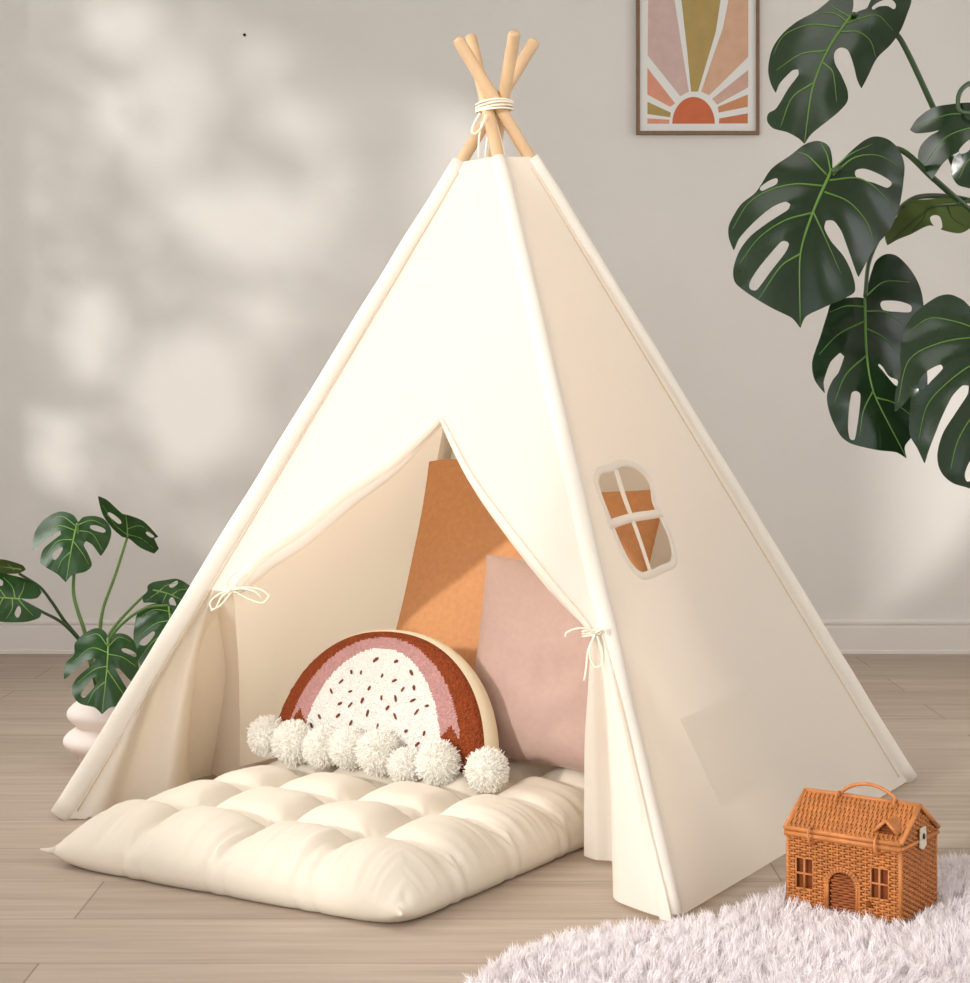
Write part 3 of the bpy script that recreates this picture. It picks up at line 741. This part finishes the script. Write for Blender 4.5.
leaf('leaf', big, z4, [(1040, 400), (1030, 372), (960, 368), (900, 374), (832, 388), (778, 428), (754, 466), (775, 478), (830, 474), (868, 465), (825, 488), (792, 525), (783, 568), (800, 602), (834, 642), (868, 592), (900, 560), (916, 552), (904, 590), (903, 625), (925, 662), (960, 674), (1010, 682), (1050, 715), (1085, 670), (1130, 580), (1140, 480), (1110, 400), (1070, 372)],
     [[(930, 540), (950, 515), (985, 494), (992, 510), (960, 545), (935, 552)]], [(1040, 405), (1045, 560), (1050, 705)], [[(1035, 420), (900, 410), (780, 455)], [(1040, 450), (960, 462), (880, 495), (805, 590)], [(1044, 540), (970, 570), (930, 640)], [(1040, 440), (1110, 500)]],
     2.78, gx=.0002, gy=-.0005, curl=.12, dome=.03, **K)
S3 = M['stem']
petiole(big, [(1.05, 2.90, 1.0), at(965, 180, 2.92), at(933, 107, 2.9), at(898, 36, 2.88), at(872, 18, 2.89), at(853, 14, 2.85)], .006, .0035, S3)
petiole(big, [(1.055, 2.905, .92), at(985, 222, 2.90), at(934, 179, 2.86), at(898, 149, 2.83), at(862, 156, 2.82), at(833, 172, 2.735)], .006, .0035, S3)
petiole(big, [(1.052, 2.9, .97), at(990, 207, 2.94), at(950, 197, 2.93), at(915, 198, 2.90), at(895, 214, 2.88), at(880, 236, 2.86), at(869, 262, 2.85), at(865, 297, 2.84)], .005, .0032, S3)
petiole(big, [(1.052, 2.9, .97), at(1000, 205, 2.92), at(975, 200, 2.91), at(958, 204, 2.90)], .0045, .003, S3)
petiole(big, [(1.06, 2.91, .8), at(1060, 320, 2.86), at(1025, 310, 2.74), at(1004, 325, 2.70)], .006, .0035, S3)
petiole(big, [(1.05, 2.90, 1.02), at(1010, 140, 2.90), at(975, 84, 2.86), at(963, 88, 2.84), at(958, 100, 2.82), at(962, 112, 2.80), at(990, 113, 2.78)], .005, .003, S3)

# small plant in a bubble pot beside the tent
pc0 = ground(114, 764); pc0.z = 0
small = thing('potted_monstera', 'small monstera in a blush bubble pot on the floor behind the tent pole', 'plant', pc0)
u = pc0.y/F/3.275
prof = [(.001, .002), (100*u, .002), (110*u, .006), (112*u, 30*u)]
for t in np.linspace(0, 1, 13): prof.append((118*u+46*u*math.sin(math.pi*t), 34*u+92*u*t))
for t in np.linspace(0, 1, 13): prof.append((120*u+32*u*math.sin(math.pi*t), 128*u+80*u*t))
prof += [(116*u, 214*u), (108*u, 216*u), (104*u, 205*u), (.001, 200*u)]
obj('pot', *revolve(prof, pc0.x, pc0.y), M['pot'], small)
obj('soil', *revolve([(104*u, 205*u), (60*u, 212*u), (.001, 214*u)], pc0.x, pc0.y), M['soil'], small)
zs = Z(0, 480, 3.275); YS = pc0.y
KS = dict(leafm=M['leaf_small'], veinm=M['vein_small'], vr=.0013, step=4, ripple=.004)
leaf('leaf', small, zs, [(256, 138), (240, 115), (200, 103), (150, 125), (115, 170), (107, 228), (130, 213), (160, 188), (197, 166), (200, 178), (165, 205), (140, 230), (131, 270), (150, 286), (190, 310), (215, 335), (235, 312), (280, 300), (300, 280), (290, 245), (274, 213), (282, 200), (302, 212), (330, 249), (355, 210), (364, 165), (342, 130), (310, 118), (272, 122)],
     [[(294, 153), (320, 150), (346, 168), (320, 169)], [(178, 262), (170, 246), (190, 225), (205, 221), (195, 246)]], [(253, 142), (237, 210), (217, 328)],
     [[(248, 150), (205, 120), (170, 130)], [(246, 165), (190, 150), (125, 195)], [(240, 195), (190, 200), (145, 255)], [(232, 235), (205, 260), (185, 300)], [(254, 148), (300, 132), (345, 150)], [(248, 165), (300, 175), (335, 230)], [(240, 200), (270, 240), (290, 275)]], YS-.02, gx=.0002, gy=-.0008, curl=.10, dome=.03, **KS)
leaf('leaf', small, zs, [(321, 53), (350, 65), (400, 110), (420, 115), (470, 135), (518, 186), (505, 192), (520, 225), (505, 241), (460, 222), (422, 192), (400, 186), (365, 155), (335, 110)], [[(352, 108), (372, 113), (397, 142), (370, 130)], [(478, 170), (505, 186), (490, 186)]],
     [(418, 186), (416, 150), (412, 112)], [[(418, 180), (380, 150), (335, 80)], [(418, 178), (460, 190), (505, 225)], [(416, 160), (460, 150), (500, 180)]], YS+.03, gx=.001, gy=.0022, leafm=M['leaf_small'], veinm=M['vein_small'], vr=.001, step=4)
leaf('leaf', small, zs, [(62, 388), (95, 390), (122, 386), (136, 368), (120, 345), (85, 325), (40, 312), (0, 305), (-60, 325), (-120, 380), (-60, 440), (0, 464), (90, 464), (130, 450), (136, 430), (100, 408)], [[(48, 440), (52, 425), (62, 413), (69, 430), (58, 451)], [(-2, 345), (-10, 325), (8, 330), (8, 345)]],
     [(66, 390), (0, 385), (-100, 382)], [[(60, 389), (75, 360), (80, 335)], [(50, 388), (40, 350), (10, 318)], [(20, 386), (-10, 350), (-50, 335)], [(60, 391), (85, 420), (110, 445)], [(40, 390), (40, 420), (20, 455)], [(10, 388), (-10, 420), (-40, 440)]], YS-.06, gx=.0008, gy=-.0012, curl=.06, **KS)
leaf('leaf', small, zs, [(-30, 258), (20, 262), (75, 280), (84, 294), (60, 306), (0, 306), (-40, 300)], [], [(70, 292), (20, 285), (-30, 280)], [[(50, 290), (30, 300)], [(40, 288), (20, 270)]], YS-.03, gy=.003, **{**KS, 'leafm': M['leaf_under']}, label='dull green leaf seen edge on')
leaf('leaf', small, zs, [(484, 346), (500, 335), (540, 328), (582, 324), (620, 345), (640, 362), (620, 410), (570, 440), (520, 405), (470, 402), (467, 382), (482, 364)], [[(553, 346), (580, 330), (582, 340), (562, 353)], [(553, 396), (564, 384), (577, 410), (566, 421)]],
     [(500, 360), (550, 372), (610, 400)], [[(520, 365), (545, 345), (590, 335)], [(520, 367), (500, 380), (480, 395)], [(560, 378), (590, 360), (625, 358)], [(545, 374), (535, 395), (530, 408)]], YS+.05, gx=.0004, gy=-.001, curl=.05, **KS)
leaf('leaf', small, zs, [(552, 408), (520, 403), (480, 412), (452, 432), (440, 480), (437, 520), (446, 570), (458, 605), (490, 615), (540, 580), (600, 520), (640, 460), (600, 420)], [[(456, 535), (488, 505), (506, 497), (500, 516), (475, 542)]],
     [(552, 412), (555, 470), (490, 608)], [[(553, 430), (505, 425), (450, 455)], [(556, 460), (510, 470), (445, 520)], [(545, 500), (500, 530), (455, 590)], [(555, 440), (600, 450)]], YS-.01, gx=.0002, gy=-.001, curl=.08, **KS)
leaf('leaf', small, zs, [(352, 534), (348, 502), (320, 485), (280, 500), (245, 535), (242, 572), (215, 600), (210, 652), (240, 630), (280, 592), (314, 587), (300, 606), (250, 650), (235, 690), (258, 730), (310, 745), (334, 767), (360, 746), (400, 735), (425, 700), (395, 650), (377, 618), (390, 618), (420, 650), (442, 672), (455, 640), (448, 570), (440, 530), (410, 505), (375, 505)],
     [[(264, 706), (278, 680), (310, 645), (323, 650), (305, 682), (275, 713)], [(398, 555), (425, 556), (447, 577), (420, 570)]], [(355, 538), (350, 620), (335, 760)],
     [[(353, 545), (320, 505), (280, 515)], [(352, 565), (300, 550), (235, 600)], [(350, 610), (310, 620), (245, 670)], [(345, 660), (310, 690), (285, 735)], [(355, 545), (390, 515), (430, 530)], [(353, 570), (400, 580), (445, 610)], [(350, 620), (390, 680), (410, 710)]], YS-.13, gx=.0003, gy=-.0008, curl=.10, dome=.04, **KS)
PS = M['stem_small']; zsp = lambda x, y, d: at(*zs((x, y)), YS+d)
soil = Vector((pc0.x, pc0.y, 205*u))
petiole(small, [soil+Vector((-.02, 0, 0)), zsp(285, 560, 0), zsp(278, 500, -.01), zsp(255, 430, -.01), zsp(241, 370, 0), zsp(243, 300, .0), zsp(256, 200, -.005), zsp(253, 146, -.012)], .0048, .0028, PS)
petiole(small, [soil+Vector((-.01, .02, 0)), zsp(330, 560, .02), zsp(328, 490, .02), zsp(338, 420, .025), zsp(378, 310, .03), zsp(416, 190, .035)], .0048, .0028, PS)
petiole(small, [soil+Vector((-.03, 0, 0)), zsp(285, 560, 0), zsp(252, 515, -.01), zsp(200, 465, -.03), zsp(135, 430, -.05), zsp(66, 392, -.052)], .0045, .0028, M['stem'])
petiole(small, [soil+Vector((-.03, .01, 0)), zsp(290, 565, .01), zsp(255, 515, .01), zsp(210, 460, 0), zsp(170, 400, -.01), zsp(130, 350, -.02), zsp(62, 306, -.035)], .0045, .0028, M['stem'])
petiole(small, [soil+Vector((.02, .02, 0)), zsp(345, 560, .02), zsp(362, 500, .03), zsp(410, 440, .04), zsp(465, 385, .05), zsp(500, 362, .055)], .0045, .0028, PS)
petiole(small, [soil+Vector((.02, 0, 0)), zsp(350, 560, 0), zsp(368, 508, 0), zsp(415, 458, .0), zsp(480, 418, .0), zsp(552, 410, .0)], .0045, .0028, PS)
petiole(small, [soil+Vector((.0, -.03, 0)), zsp(345, 570, -.06), zsp(352, 530, -.09), zsp(354, 520, -.12), zsp(354, 540, -.134)], .0045, .0028, PS)

# ------------------------------------------------------------------ sheepskin rug
RUG = [(462, 1000), (486, 976), (517, 957), (560, 946), (612, 936), (660, 934), (700, 926), (745, 912), (790, 896), (850, 880), (905, 871), (960, 867), (1010, 866), (1050, 890), (1075, 980), (1060, 1110), (900, 1180), (700, 1160), (540, 1110), (470, 1050)]
rl = [tuple(p)[:2] for p in spline([ground(*p, .004) for p in RUG], 6, True, 200)]
rl = [(p[0]+.006*noise.noise(Vector((p[0]*30, p[1]*30, 0))), p[1]+.006*noise.noise(Vector((p[0]*30, p[1]*30, 9)))) for p in rl]
V2, T2 = triangulate(rl, [], .03)
dr = seg_dist(V2, rl+[rl[0]]); zt = .004+.010*np.sqrt(np.clip(dr/.08, 0, 1))+.003*np.array([noise.noise(Vector((p[0]*9, p[1]*9, 2))) for p in V2])*np.clip(dr/.05, 0, 1)
rug_c = ground(780, 980)
rug = thing('sheepskin_rug', 'fluffy white sheepskin rug on the floor under the wicker house basket', 'rug', rug_c)
V3 = [Vector((p[0], p[1], z)) for p, z in zip(V2, zt)]
obj('hide', *shell(V3, T2, [Vector((0, 0, .001-v.z)) for v in V3]), M['hide'], rug)
HX0 = Vector(ground(788, 904, .02)); HE1 = Vector((.809, -.588, 0)); HE2 = Vector((.588, .809, 0)); HW, HD, HH = .180, .132, .115
def fur(n):
    lo = np.array(rl).min(0); hi = np.array(rl).max(0); g = np.random.default_rng(11)
    P = np.zeros((0, 2))
    while len(P) < n:
        q = lo+(hi-lo)*g.random((n, 2)); q = q[q[:, 1] > 2.1]; P = np.concatenate([P, q[inside(q, rl)]])
    P = P[:n]
    rel = P-np.array(HX0)[:2]; hu = rel@np.array(HE1)[:2]; hv = rel@np.array(HE2)[:2]
    P = P[~((hu > -.014) & (hu < HW+.014) & (hv > -.014) & (hv < HD+.014))]; n = len(P)
    d = seg_dist(P, rl+[rl[0]]); z0 = .004+.010*np.sqrt(np.clip(d/.08, 0, 1))
    # locks: every strand leans to the tip of its lock
    nc = 5200; C = P[g.choice(n, nc, False)]; idx = np.empty(n, int)
    for s in range(0, n, 4000):
        q = P[s:s+4000]; idx[s:s+4000] = ((q[:, None, :]-C[None])**2).sum(2).argmin(1)
    lean = g.normal(size=(nc, 2))*.010
    lean = lean+np.array([[noise.noise(Vector((c[0]*6, c[1]*6, 0))), noise.noise(Vector((c[0]*6, c[1]*6, 7)))-.35] for c in C])*.020
    L = (.017+.008*g.random(nc))[idx]*(.75+.5*g.random(n))
    tip = P+(C[idx]-P)*.35+lean[idx]+g.normal(size=(n, 2))*.0045
    q = tip-np.array(HX0)[:2]; tu = q@np.array(HE1)[:2]; tv = q@np.array(HE2)[:2]; inn = (tu > -.010) & (tu < HW+.010) & (tv > -.010) & (tv < HD+.010)
    tip[inn] = P[inn]+(P[inn]-tip[inn])*.5
    s = np.linalg.norm(tip-P, axis=1)
    zt = z0+np.sqrt(np.clip(L**2-s**2*.8, .00003, None)); zt = np.maximum(zt, .006)
    w = .0005+.0003*g.random(n); an = g.random(n)*np.pi
    sx = np.stack([np.cos(an)*w, np.sin(an)*w, np.zeros(n)], 1)
    p0 = np.column_stack([P, z0-.003]); p2 = np.column_stack([tip, zt]); p1 = p0*.5+p2*.5; p1[:, 2] += .18*(zt-z0); p1[:, :2] = P*.62+tip*.38
    V = np.empty((n, 5, 3)); V[:, 0] = p0-sx; V[:, 1] = p0+sx; V[:, 2] = p1-sx; V[:, 3] = p1+sx; V[:, 4] = p2
    me = bpy.data.meshes.new('pile'); me.vertices.add(n*5); me.vertices.foreach_set('co', (V.reshape(-1, 3)-np.array(rug_c)).ravel())
    base = np.arange(n)[:, None]*5
    lp = np.concatenate([base+np.array([0, 1, 3, 2]), base+np.array([2, 3, 4])], 1).ravel()
    me.loops.add(len(lp)); me.loops.foreach_set('vertex_index', lp.astype(np.int32))
    ls = (np.arange(n)[:, None]*7+np.array([0, 4])).ravel(); me.polygons.add(2*n)
    me.polygons.foreach_set('loop_start', ls.astype(np.int32)); me.update(calc_edges=True); me.validate()
    me.materials.append(M['fur'])
    o = bpy.data.objects.new('pile', me); COL.objects.link(o); o.parent = rug; o['kind'] = 'stuff'
fur(130000)

# ------------------------------------------------------------------ wicker house basket
ho = HX0.copy(); ho.z = .02
house = thing('wicker_basket', 'honey brown wicker basket shaped like a little house on the fluffy rug', 'basket', ho)
def HP(x, y, z): return ho+HE1*x+HE2*y+Vector((0, 0, z))
RISE = .042
WINS = [(.0145, .0425, .028, .074), (.135, .163, .031, .077)]
DX, DW, DHT = .090, .0225, .063                                     # arched door
def opening(x, z):
    for x0, x1, z0, z1 in WINS:
        if x0 < x < x1 and z0 < z < z1: return True
    if abs(x-DX) < DW:
        if z < DHT-DW: return True
        if (x-DX)**2+(z-(DHT-DW))**2 < DW**2: return True
    return False
b = MB()
RV = .0019; step = .0040
stake = .0090
def wave(s, row): return .0026*math.cos(math.pi*s/stake+(math.pi if row % 2 else 0))
rows = int((HH-.004)/step)+1
for r in range(rows):
    z = .003+r*step
    per = []
    ns = 54
    # front wall with openings: separate runs
    run = []
    for i in range(ns*2+1):
        x = HW*i/(ns*2)
        if opening(x, z):
            if len(run) > 1: b.add(*tube(run, RV, 5))
            run = []
        else: run.append(HP(x, -wave(x, r)-.0, z))
    if len(run) > 1: b.add(*tube(run, RV, 5))
    side = [HP(HW+wave(HD*i/60, r), HD*i/60, z) for i in range(61)]; b.add(*tube(side, RV, 5))
    back = [HP(HW-HW*i/72, HD+wave(HW*i/72, r), z) for i in range(73)]; b.add(*tube(back, RV, 5))
    sl = [HP(-wave(HD*i/60, r), HD-HD*i/60, z) for i in range(61)]; b.add(*tube(sl, RV, 5))
# gables
gr = int(RISE/step)
for r in range(gr+1):
    z = HH+r*step; k = min(.5, r*step/RISE*.5); y0, y1 = HD*k+.002, HD*(1-k)-.002
    if y1-y0 < .006: break
    for xs, sg in ((HW, 1), (0, -1)):
        n = max(4, int((y1-y0)/.004)); b.add(*tube([HP(xs+sg*wave(y0+(y1-y0)*i/n, r), y0+(y1-y0)*i/n, z) for i in range(n+1)], RV, 5))
b.obj('woven_wall', M['wicker'], house)
b = MB()
ns = int(HW/stake)
for i in range(ns+1):
    x = i*HW/ns
    zz = [q for q in np.linspace(0, HH, 30)]; run = []
    for z in zz:
        if opening(x, z):
            if len(run) > 1: b.add(*tube(run, .0015, 5))
            run = []
        else: run.append(HP(x, 0, z))
    if len(run) > 1: b.add(*tube(run, .0015, 5))
nd = int(HD/stake)
for i in range(nd+1):
    y = i*HD/nd; zt = HH+RISE*(1-abs(2*y/HD-1))
    b.add(*tube([HP(HW, y, 0), HP(HW, y, zt)], .0015, 5)); b.add(*tube([HP(0, y, 0), HP(0, y, zt)], .0015, 5))
for x, y in ((0, 0), (HW, 0), (0, HD), (HW, HD)): b.add(*tube([HP(x, y, .0), HP(x, y, HH)], .0032, 8))
b.obj('stake', M['wicker'], house)
# lining and floor, dark behind the openings
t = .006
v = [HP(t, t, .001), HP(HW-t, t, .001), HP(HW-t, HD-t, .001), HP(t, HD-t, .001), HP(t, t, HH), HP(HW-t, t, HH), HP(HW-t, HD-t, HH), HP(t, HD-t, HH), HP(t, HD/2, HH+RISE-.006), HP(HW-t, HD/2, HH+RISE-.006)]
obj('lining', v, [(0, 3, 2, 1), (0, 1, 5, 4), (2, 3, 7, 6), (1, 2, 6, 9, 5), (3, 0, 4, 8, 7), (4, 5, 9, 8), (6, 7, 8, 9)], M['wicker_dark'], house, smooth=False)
# door: an arched woven leaf set back in a braided arch
arch = lambda w, h, y: [HP(DX-w, y, .002)]+[HP(DX+w*math.cos(q), y, h-DW+w*math.sin(q)) for q in np.linspace(math.pi, 0, 17)]+[HP(DX+w, y, .002)]
d = MB(); d.add(*tube(arch(DW+.001, DHT, -.003), .0022, 8)); d.add(*tube(arch(DW+.0048, DHT, -.0025), .0020, 8))
for q in np.linspace(math.pi*.95, math.pi*.05, 15):
    p = [HP(DX+rr*math.cos(q), -.0055, DHT-DW+rr*math.sin(q)) for rr in (DW-.001, DW+.008)]; d.add(*tube(p, .0012, 5))
dm = d.obj('door_arch', M['wicker'], house)
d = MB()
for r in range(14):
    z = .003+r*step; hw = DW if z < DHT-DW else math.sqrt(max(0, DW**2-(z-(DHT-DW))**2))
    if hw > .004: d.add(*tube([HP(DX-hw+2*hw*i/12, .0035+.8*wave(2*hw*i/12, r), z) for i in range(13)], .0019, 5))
d.obj('door', M['wicker_shaded'], house, label='woven door, recess shade put into its brown')
for x0, x1, z0, z1 in WINS:
    w = MB(); xm, zm = (x0+x1)/2, (z0+z1)/2
    for p in (((x0, z0), (x1, z0)), ((x0, z1), (x1, z1)), ((x0, z0), (x0, z1)), ((x1, z0), (x1, z1))):
        w.add(*tube([HP(p[0][0], -.002, p[0][1]), HP(p[1][0], -.002, p[1][1])], .0013, 6))
    w.add(*tube([HP(xm, -.0025, z0), HP(xm, -.0025, z1)], .0017, 6)); w.add(*tube([HP(x0, -.0025, zm), HP(x1, -.0025, zm)], .0017, 6))
    w.obj('window', M['wicker'], house)
kb = MB(); ico = bmesh.new(); bmesh.ops.create_icosphere(ico, subdivisions=2, radius=.0045)
kb.add([Vector(x.co)+HP(.133, -.004, .022) for x in ico.verts], [tuple(q.index for q in fc.verts) for fc in ico.faces]); ico.free()
kb.obj('door_knob', M['wicker_dark'], house)
# roof: two woven slopes; the weft runs up the slope over horizontal rods
OV, EO = .003, .004
roof = MB()
def RP(x, s, side, lift=0):
    # s 0 at the eave .. 1 at the ridge
    y0, z0 = (-EO, HH-RISE*EO/(HD/2)) ; yy = y0+(HD/2-y0)*s; z = z0+(HH+RISE-z0)*s+.004+lift
    return HP(x, yy if side == 0 else HD-yy, z)
sl_len = math.hypot(HD/2+EO, RISE+RISE*EO/(HD/2))
for side in (0, 1):
    nx = int((HW+2*OV)/.0037)
    for i in range(nx+1):
        x = -OV+(HW+2*OV)*i/nx
        roof.add(*tube([RP(x, q, side, .0016*math.cos(math.pi*q*sl_len/.0145+(math.pi if i % 2 else 0))) for q in np.linspace(0, 1, 25)], .00185, 5))
    for k in range(1, int(sl_len/.0145)+1):
        s = k*.0145/sl_len
        if s < 1: roof.add(*tube([RP(-OV, s, side), RP(HW+OV, s, side)], .0016, 5))
    for p in ([RP(-OV, 0, side), RP(HW+OV, 0, side)], [RP(-OV, 0, side), RP(-OV, 1, side)], [RP(HW+OV, 0, side), RP(HW+OV, 1, side)]):
        roof.add(*tube(p, .0036, 8))
roof.add(*tube([RP(-OV, 1, 0), RP(HW+OV, 1, 0)], .0036, 8))
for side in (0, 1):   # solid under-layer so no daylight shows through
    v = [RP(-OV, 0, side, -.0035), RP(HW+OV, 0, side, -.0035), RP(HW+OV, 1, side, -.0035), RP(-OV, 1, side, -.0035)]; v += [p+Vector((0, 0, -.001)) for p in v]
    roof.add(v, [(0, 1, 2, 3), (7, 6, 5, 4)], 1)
ro = roof.obj('roof', [M['wicker'], M['wicker_dark']], house)
# rim rail under the eave and the two loops that hinge the lid
rail = MB(); rail.add(*tube([HP(-.003, -.004, HH-.006), HP(HW+.003, -.004, HH-.006)], .0042, 10))
rail.add(*tube([HP(HW+.003, -.003, HH-.006), HP(HW+.003, HD+.003, HH-.006)], .003, 8)); rail.obj('rim', M['wicker'], house)
for xx in (.039, .145):
    lp = [HP(xx, -.0095+.0105*math.cos(q), HH-.004+.0125*math.sin(q)) for q in np.linspace(0, 2*math.pi, 20)]
    obj('hinge_loop', *tube([p+HE1*.0004*i for i, p in enumerate(lp)], .0019, 6), M['wicker'], house)
hd = [HP(.056+.092*i/24, HD/2-.002, HH+RISE+.004+.022*math.sin(math.pi*i/24)**.6) for i in range(25)]
hb = MB(); hb.add(*tube(hd, .0028, 8))
for xx in (.056, .148): hb.add(*tube([HP(xx, HD/2-.008+.009*math.cos(q), HH+RISE+.003+.007*math.sin(q)) for q in np.linspace(0, 2*math.pi, 16)], .0017, 6))
hb.obj('handle', M['wicker'], house)
# small dormer near the right end of the roof
dm = MB(); dx = .157; sF = .16
pf = RP(dx, sF, 0, .002); zf0 = pf.z-ho.z
dy0 = -EO+(HD/2+EO)*sF
for sg in (-1, 1):
    for i in range(11):
        yy = dy0-.004+.0042*i
        dm.add(*tube([HP(dx, yy, zf0+.021), HP(dx+sg*.0095, yy, zf0+.0125), HP(dx+sg*.018, yy, zf0+.004)], .0019, 5))
    dm.add(*tube([HP(dx, dy0-.006, zf0+.022), HP(dx+sg*.019, dy0-.006, zf0+.003)], .0028, 7))
for k in range(4):
    dm.add(*tube([HP(dx-.012+.003*k, dy0, zf0+.003+.0042*k), HP(dx+.012-.003*k, dy0, zf0+.003+.0042*k)], .0017, 5), 1)
dm.obj('dormer', [M['wicker'], M['wicker_dark']], house)
tg = MB(); tx = HW+.0075
tv = [(.058, HH+.014), (.078, HH+.014), (.080, HH-.014), (.068, HH-.019), (.056, HH-.014)]
v = [HP(tx, y, z) for y, z in tv]+[HP(tx-.0015, y, z) for y, z in tv]
tg.add(v, [(0, 1, 2, 3, 4), (9, 8, 7, 6, 5)]+[(i, 5+i, 5+(i+1) % 5, (i+1) % 5) for i in range(5)])
ta = tg.obj('leather_tag', M['tag'], house, smooth=False, label='pale leather closing tag on the gable')
ico = bmesh.new(); bmesh.ops.create_icosphere(ico, subdivisions=2, radius=.0048)
obj('snap', [Vector((x.co.x*.5, x.co.y, x.co.z))+HP(tx+.001, .068, HH+.001) for x in ico.verts], [tuple(q.index for q in fc.verts) for fc in ico.faces], M['snap'], ta); ico.free()

# ------------------------------------------------------------------ added branch, its gaps shaped to dapple the sun
PATCH = [(128, 28, 34, 30), (178, 92, 40, 42), (112, 110, 22, 34), (262, 62, 18, 24), (296, 122, 34, 22), (150, 150, 34, 26), (186, 205, 30, 24), (258, 228, 62, 46), (92, 332, 28, 52), (196, 400, 60, 70), (262, 318, 30, 22), (330, 190, 16, 40), (60, 450, 26, 40)]
tw = thing('dapple_branch', 'unseen leafy branch added to break the sun into wall patches', 'branch', wall_to_window(170, 250)+Vector((0, 0, -.6)))
b = MB(); lb = MB(); g = random.Random(4)
b.add(*tube([wall_to_window(*p) for p in spline([(-20, 480), (60, 300), (120, 180), (240, 20), (330, -90)], 6, dim=2)], .008, 6))
cnt = 0
for k in range(6000):
    x = g.uniform(-80, 430); y = g.uniform(-130, 600)
    if any(((x-p)/(a*1.02))**2+((y-q)/(c*1.02))**2 < 1 for p, q, a, c in PATCH): continue
    if g.random() < .12: continue
    c = wall_to_window(x, y, XL-.45-g.random()*.25); r = .024+.016*g.random(); th = g.uniform(0, 6.28)
    ax = Vector((0, math.cos(th), math.sin(th))); ay = Vector((g.uniform(-.4, .4), -math.sin(th), math.cos(th))).normalized()
    v = [c-ax*r, c-ax*r*.3+ay*r*.42, c+ax*r*.5+ay*r*.34, c+ax*r, c+ax*r*.5-ay*r*.34, c-ax*r*.3-ay*r*.42]
    v += [p+Vector((-.001, 0, 0)) for p in v]
    lb.add(v, [(0, 1, 2, 3, 4, 5), (11, 10, 9, 8, 7, 6)])
b.obj('dapple_twig', M['dapple_bark'], tw)
o = lb.obj('dapple_foliage', M['leaf_small'], tw); o['kind'] = 'stuff'

# ------------------------------------------------------------------ light
w = bpy.data.worlds.new('world'); SC.world = w; w.use_nodes = True
bg = w.node_tree.nodes['Background']; bg.inputs[0].default_value = (.93, .96, 1.0, 1); bg.inputs[1].default_value = 1.85
def light(name, kind, loc, energy, color=(1, 1, 1), **k):
    d = bpy.data.lights.new(name, kind); d.energy = energy; d.color = color
    for a, v in k.items(): setattr(d, a, v)
    o = bpy.data.objects.new(name, d); COL.objects.link(o); o.location = loc; return o
def aim(o, target): o.rotation_euler = (Vector(target)-o.location).to_track_quat('-Z', 'Y').to_euler()
s = light('sun', 'SUN', (-4, 0, 4), 1.9, (1, .97, .94), angle=math.radians(2.6)); s.rotation_euler = SUN_D.to_track_quat('-Z', 'Y').to_euler()
y0, y1, z0, z1 = WIN[1]
k = light('window_daylight', 'AREA', (XL+.01, (y0+y1)/2, (z0+z1)/2), 30, (1, .985, .96), shape='RECTANGLE', size=y1-y0, size_y=z1-z0)
aim(k, AB(0, 0, .5))
y0, y1, z0, z1 = WIN[0]
k = light('tent_side_fill', 'AREA', (XL+.01, (y0+y1)/2, (z0+z1)/2), 14.5, (1, .97, .93), shape='RECTANGLE', size=z1-z0, size_y=y1-y0)
aim(k, AB(-.30, .05, .45)); k.data.spread = math.radians(75)  # added fill, aimed and narrowed so the tent's left side glows through
y0, y1, z0, z1 = RW_
k = light('right_fill', 'AREA', (XR-.01, (y0+y1)/2, (z0+z1)/2), 11, (1, .99, .97), shape='RECTANGLE', size=z1-z0, size_y=y1-y0)  # added fill lamp for the right side
k.rotation_euler = (0, math.pi/2, 0)
k = light('overhead_fill', 'AREA', (.5, 2.3, ZC-.03), 13, (1, .985, .96), shape='DISK', size=1.6)  # added unseen fill below the ceiling, no fixture modelled

vs_ = SC.view_settings; SC.display_settings.display_device = 'sRGB'
vs_.view_transform = 'Standard'; vs_.look = 'None'; vs_.exposure = -0.1; vs_.gamma = 1.0; vs_.use_curve_mapping = False
SC.cycles.use_denoising = True; SC.cycles.max_bounces = 8; SC.cycles.diffuse_bounces = 5; SC.cycles.transparent_max_bounces = 8
